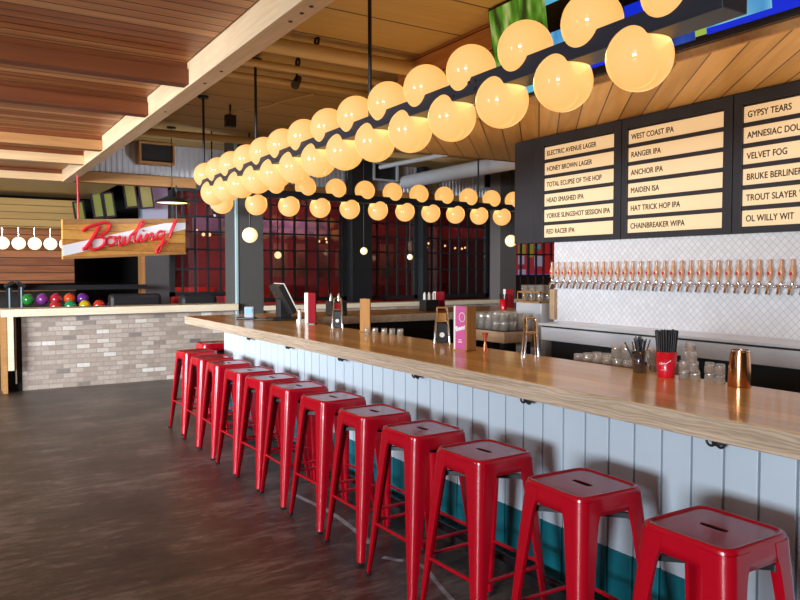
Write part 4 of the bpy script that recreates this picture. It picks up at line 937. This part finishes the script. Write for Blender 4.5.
# straws
sg = thing('straw_glass', (2.655, 2.215, ZT), 'smoked glass full of short black straws on the bar', 'straw glass')
g0 = M().lathe([(.012, 0), (.028, .001), (.037, .098), (.0345, .098), (.026, .008), (.001, .008)], n=20).build('glass', 'amber_glass', sg)
for i in range(26):
    a = random.random() * 2 * PI; r0 = random.random() * .017; r1 = .012 + random.random() * .022
    if i == 0: a = R(135); r0 = .01; r1 = .065
    if i == 1: a = R(-40); r0 = .01; r1 = .045
    M().tube([(r0 * math.cos(a + 1), r0 * math.sin(a + 1), .012), (r1 * math.cos(a), r1 * math.sin(a), .135 + random.random() * .032)], .003, 5).build('straw', 'straw', sg)
rc = thing('straw_cup', (2.64, 2.06, ZT), 'red plastic cup packed with long black straws', 'straw cup')
M().lathe([(.034, 0), (.036, .004), (.046, .112), (.0435, .112), (.033, .006), (.001, .006)], n=24).build('cup', 'cup_red', rc)
n = 0
for ring, cnt in ((.038, 24), (.029, 18), (.019, 11), (.008, 5)):
    for i in range(cnt):
        a = 2 * PI * i / cnt + ring * 31
        M().tube([(ring * .75 * math.cos(a), ring * .75 * math.sin(a), .012), (ring * 1.17 * math.cos(a), ring * 1.17 * math.sin(a), .198 + random.random() * .01)], .0042, 6).build('straw', 'straw', rc)
def cup_pt(u, z):     # point on the cup's face that looks at the customer; u across
    a = R(212) + u / .043
    r = .0366 + (.046 - .0366) * z / .112 + .0006
    return (r * math.cos(a), r * math.sin(a), z)
lg = M()
lg.tube([cup_pt(-u_, z) for u_, z in smooth_path([(.026, .064), (.018, .060), (.012, .064), (.018, .070), (.010, .061), (.004, .066), (-.002, .063), (-.010, .068), (-.024, .078)])], .0016, 5)
lg.tube([cup_pt(u_ / 100 - .020, .036) for u_ in range(0, 4)], .0009, 4)
lg.build('script_logo', 'white_ink', rc)
# stacks of shot glasses
def stack(x, y, n, lab, dx=0, dy=0):
    for i in range(n):
        w = {1: 'only one', 0: ''}
        pos_ = ['bottom', 'second', 'third', 'fourth', 'top'][i if i < n - 1 else 4]
        o = put_glass(src_shot, x + dx * i, y + dy * i, ZT + .0405 * i, 'small clear shot glass, %s of the %s' % (pos_, lab), 'stacked shot glasses', True, name='shot_glass', h=.040)
stack(2.69, 2.215, 2, 'stack left of the red straw cup, behind it'); stack(2.66, 1.985, 2, 'low stack touching the red straw cup')
stack(2.708, 2.005, 3, 'three-high stack right of the red straw cup', 0, .003)
stack(2.665, 1.932, 4, 'tallest leaning stack of shot glasses', .0, .009)
stack(2.69, 1.883, 2, 'two-high stack right of the tallest stack'); stack(2.68, 1.828, 2, 'two-high stack next to the copper shaker')
cs = thing('copper_shaker', (2.675, 1.738, ZT), 'copper cocktail shaker tin at the right of the shot glasses', 'shaker')
M().lathe([(.044, 0), (.045, .004), (.0385, .12), (.034, .1415), (.034, .145), (.030, .145)], n=28).build('tin', 'copper', cs)
M().lathe([(.0345, .140), (.0365, .1435), (.0345, .147)], n=28, cap0=False, cap1=False).build('rim', 'chrome', cs)

# glasses upturned on the drip mat behind the bar
for r_ in range(3):
    for i in range(9):
        put_glass(src_small, 2.845 + .068 * r_, 2.775 - .066 * i, 1.03, 'upturned tumbler on the drip tray, row %s the bar, %s from the left' % (['nearest', 'second from', 'farthest from'][r_], ordinal(i)), 'tumblers on the drip tray', True, name='tumbler', h=.058)
for r_ in range(2):
    for i in range(6 - r_):
        put_glass(src_small, 2.913 + .068 * r_, 2.775 - .066 * (3 + i + r_ * 0), 1.0885, 'upturned tumbler in the upper layer on the drip tray, %s row, %s from the left' % (['front', 'back'][r_], ordinal(i)), 'tumblers on the drip tray', True, name='tumbler', h=.058)

# glass-rack island behind the bar
isl = thing('glass_shelf', (4.25, 5.20, 0), 'black service station with a wooden edged shelf of glasses behind the bar', 'shelf')
M().box(-.19, .13, -.37, .17, .90, .997).build('shelf_edge', 'tray_wood', isl, .004); M().box(-.18, .12, -.36, .16, .997, 1.004).build('shelf_mat', 'black', isl)
M().box(-.19, .13, -.33, .17, .55, .58).build('lower_shelf', 'tray_wood', isl)
for dx in (-.16, .10):
    for dy in (-.33, .14): M().box(dx - .025, dx + .025, dy - .025, dy + .025, 0, .90).build('leg', 'black', isl)
M().box(-.1, .10, -.3, .12, .0, .55).build('cabinet', 'dark', isl)
for r_ in range(3):
    for i in range(5):
        tall = i < 3 or r_ == 2
        put_glass(src_tall if tall else src_rock, 4.115 + .098 * r_, 5.30 - .1 * i, 1.005, 'clear %s glass on the wooden shelf, %s row, %s from the left' % ('pint' if tall else 'short', ['front', 'second', 'back'][r_], ordinal(i)), 'glasses on the wooden shelf', True, name='pint_glass' if tall else 'tumbler', h=.145 if tall else .082)
for i in range(4):
    put_glass(src_rock, 4.115 + .098 * (i % 2), 5.30 - .1 * (3 + i // 2), 1.088, 'short glass stacked on the short glasses, %s of the upper layer' % ordinal(i), 'glasses stacked on the shelf', True, name='tumbler', h=.082)
rb = thing('glass_rack', (4.62, 5.10, .972), 'clear stacked glass rack with wine glasses beside the tap wall', 'glass rack') if False else None
for lvl in range(1):
    gr = thing('glass_crate', (4.68, 5.05, 1.235 + .112 * lvl), 'tan wire crate of pint glasses at the end of the tap wall', 'glass crate')
    f_ = M()
    for z in (0, .09):
        f_.box(-.15, .15, -.16, -.15, z, z + .012); f_.box(-.15, .15, .15, .16, z, z + .012); f_.box(-.15, -.14, -.16, .16, z, z + .012); f_.box(.14, .15, -.16, .16, z, z + .012)
    for q_ in (-.155, -.05, .05, .145): f_.box(-.15, -.145, q_, q_ + .01, 0, .1); f_.box(.145, .15, q_, q_ + .01, 0, .1)
    f_.build('wire_frame', 'caddy_wood', gr)
    for a in range(3):
        for b_ in range(3):
            g_ = src_tall.copy(); col.objects.link(g_); g_.name = 'pint_glass'
            g_.location = (4.68 - .095 + .095 * a, 5.05 - .1 + .1 * b_, gr.location.z + .014)
            tag(g_, 'pint glass in the wire crate by the tap wall, %s row, %s from right' % (['front', 'middle', 'back'][a], ORD[b_]), 'glass', 'pint glasses in the crate')
cst = tag(M().box(4.53, 4.84, 4.88, 5.22, 0.0, 1.233).build('crate_stand', 'duct', None, .005), 'steel cabinet under the glass crates at the end of the tap wall', 'cabinet')
# far wing of the bar
dsp = thing('condiment_dispenser', (4.66, 6.86, ZT), 'black condiment dispenser with bottles on the far wing of the bar', 'dispenser', 'bar top dispensers')
M().box(-.09, .09, -.07, .07, 0, .13).build('box', 'black', dsp, .008)
for dx in (-.06, 0, .06): M().lathe([(.018, .13), (.018, .19), (.007, .215)], (dx, 0, 0), 10).build('bottle', 'cream_card', dsp)
dsp2 = thing('condiment_dispenser', (3.40, 6.70, ZT), 'black condiment dispenser near the payment terminal', 'dispenser', 'bar top dispensers')
M().box(-.09, .09, -.07, .07, 0, .15).build('box', 'black', dsp2, .008)
for dx in (-.06, .03): M().lathe([(.018, .15), (.018, .2), (.007, .23)], (dx, 0, 0), 10).build('bottle', 'chrome', dsp2)
rc2 = thing('straw_cup', (5.62, 6.70, ZT), 'small red cup of black straws on the far wing of the bar', 'straw cup')
M().lathe([(.038, 0), (.05, .12), (.046, .12), (.034, .006)], n=18).build('cup', 'cup_red', rc2)
for i in range(14):
    a = 2 * PI * i / 14; M().tube([(.02 * math.cos(a), .02 * math.sin(a), .01), (.05 * math.cos(a), .05 * math.sin(a), .18)], .004, 5).build('straw', 'straw', rc2)
for i in range(6):
    put_glass(src_rock, 4.9 + .1 * i if False else 5.66 + .0 * i + .11 * (i % 2), 6.86 + .09 * (i // 2), ZT, 'short glass on the far wing of the bar by the red menu, %s of six' % ordinal(i), 'glasses on the far wing', True, name='tumbler', h=.082) if False else None
for o in (src_rock, src_shot, src_tall, src_small): bpy.data.objects.remove(o)
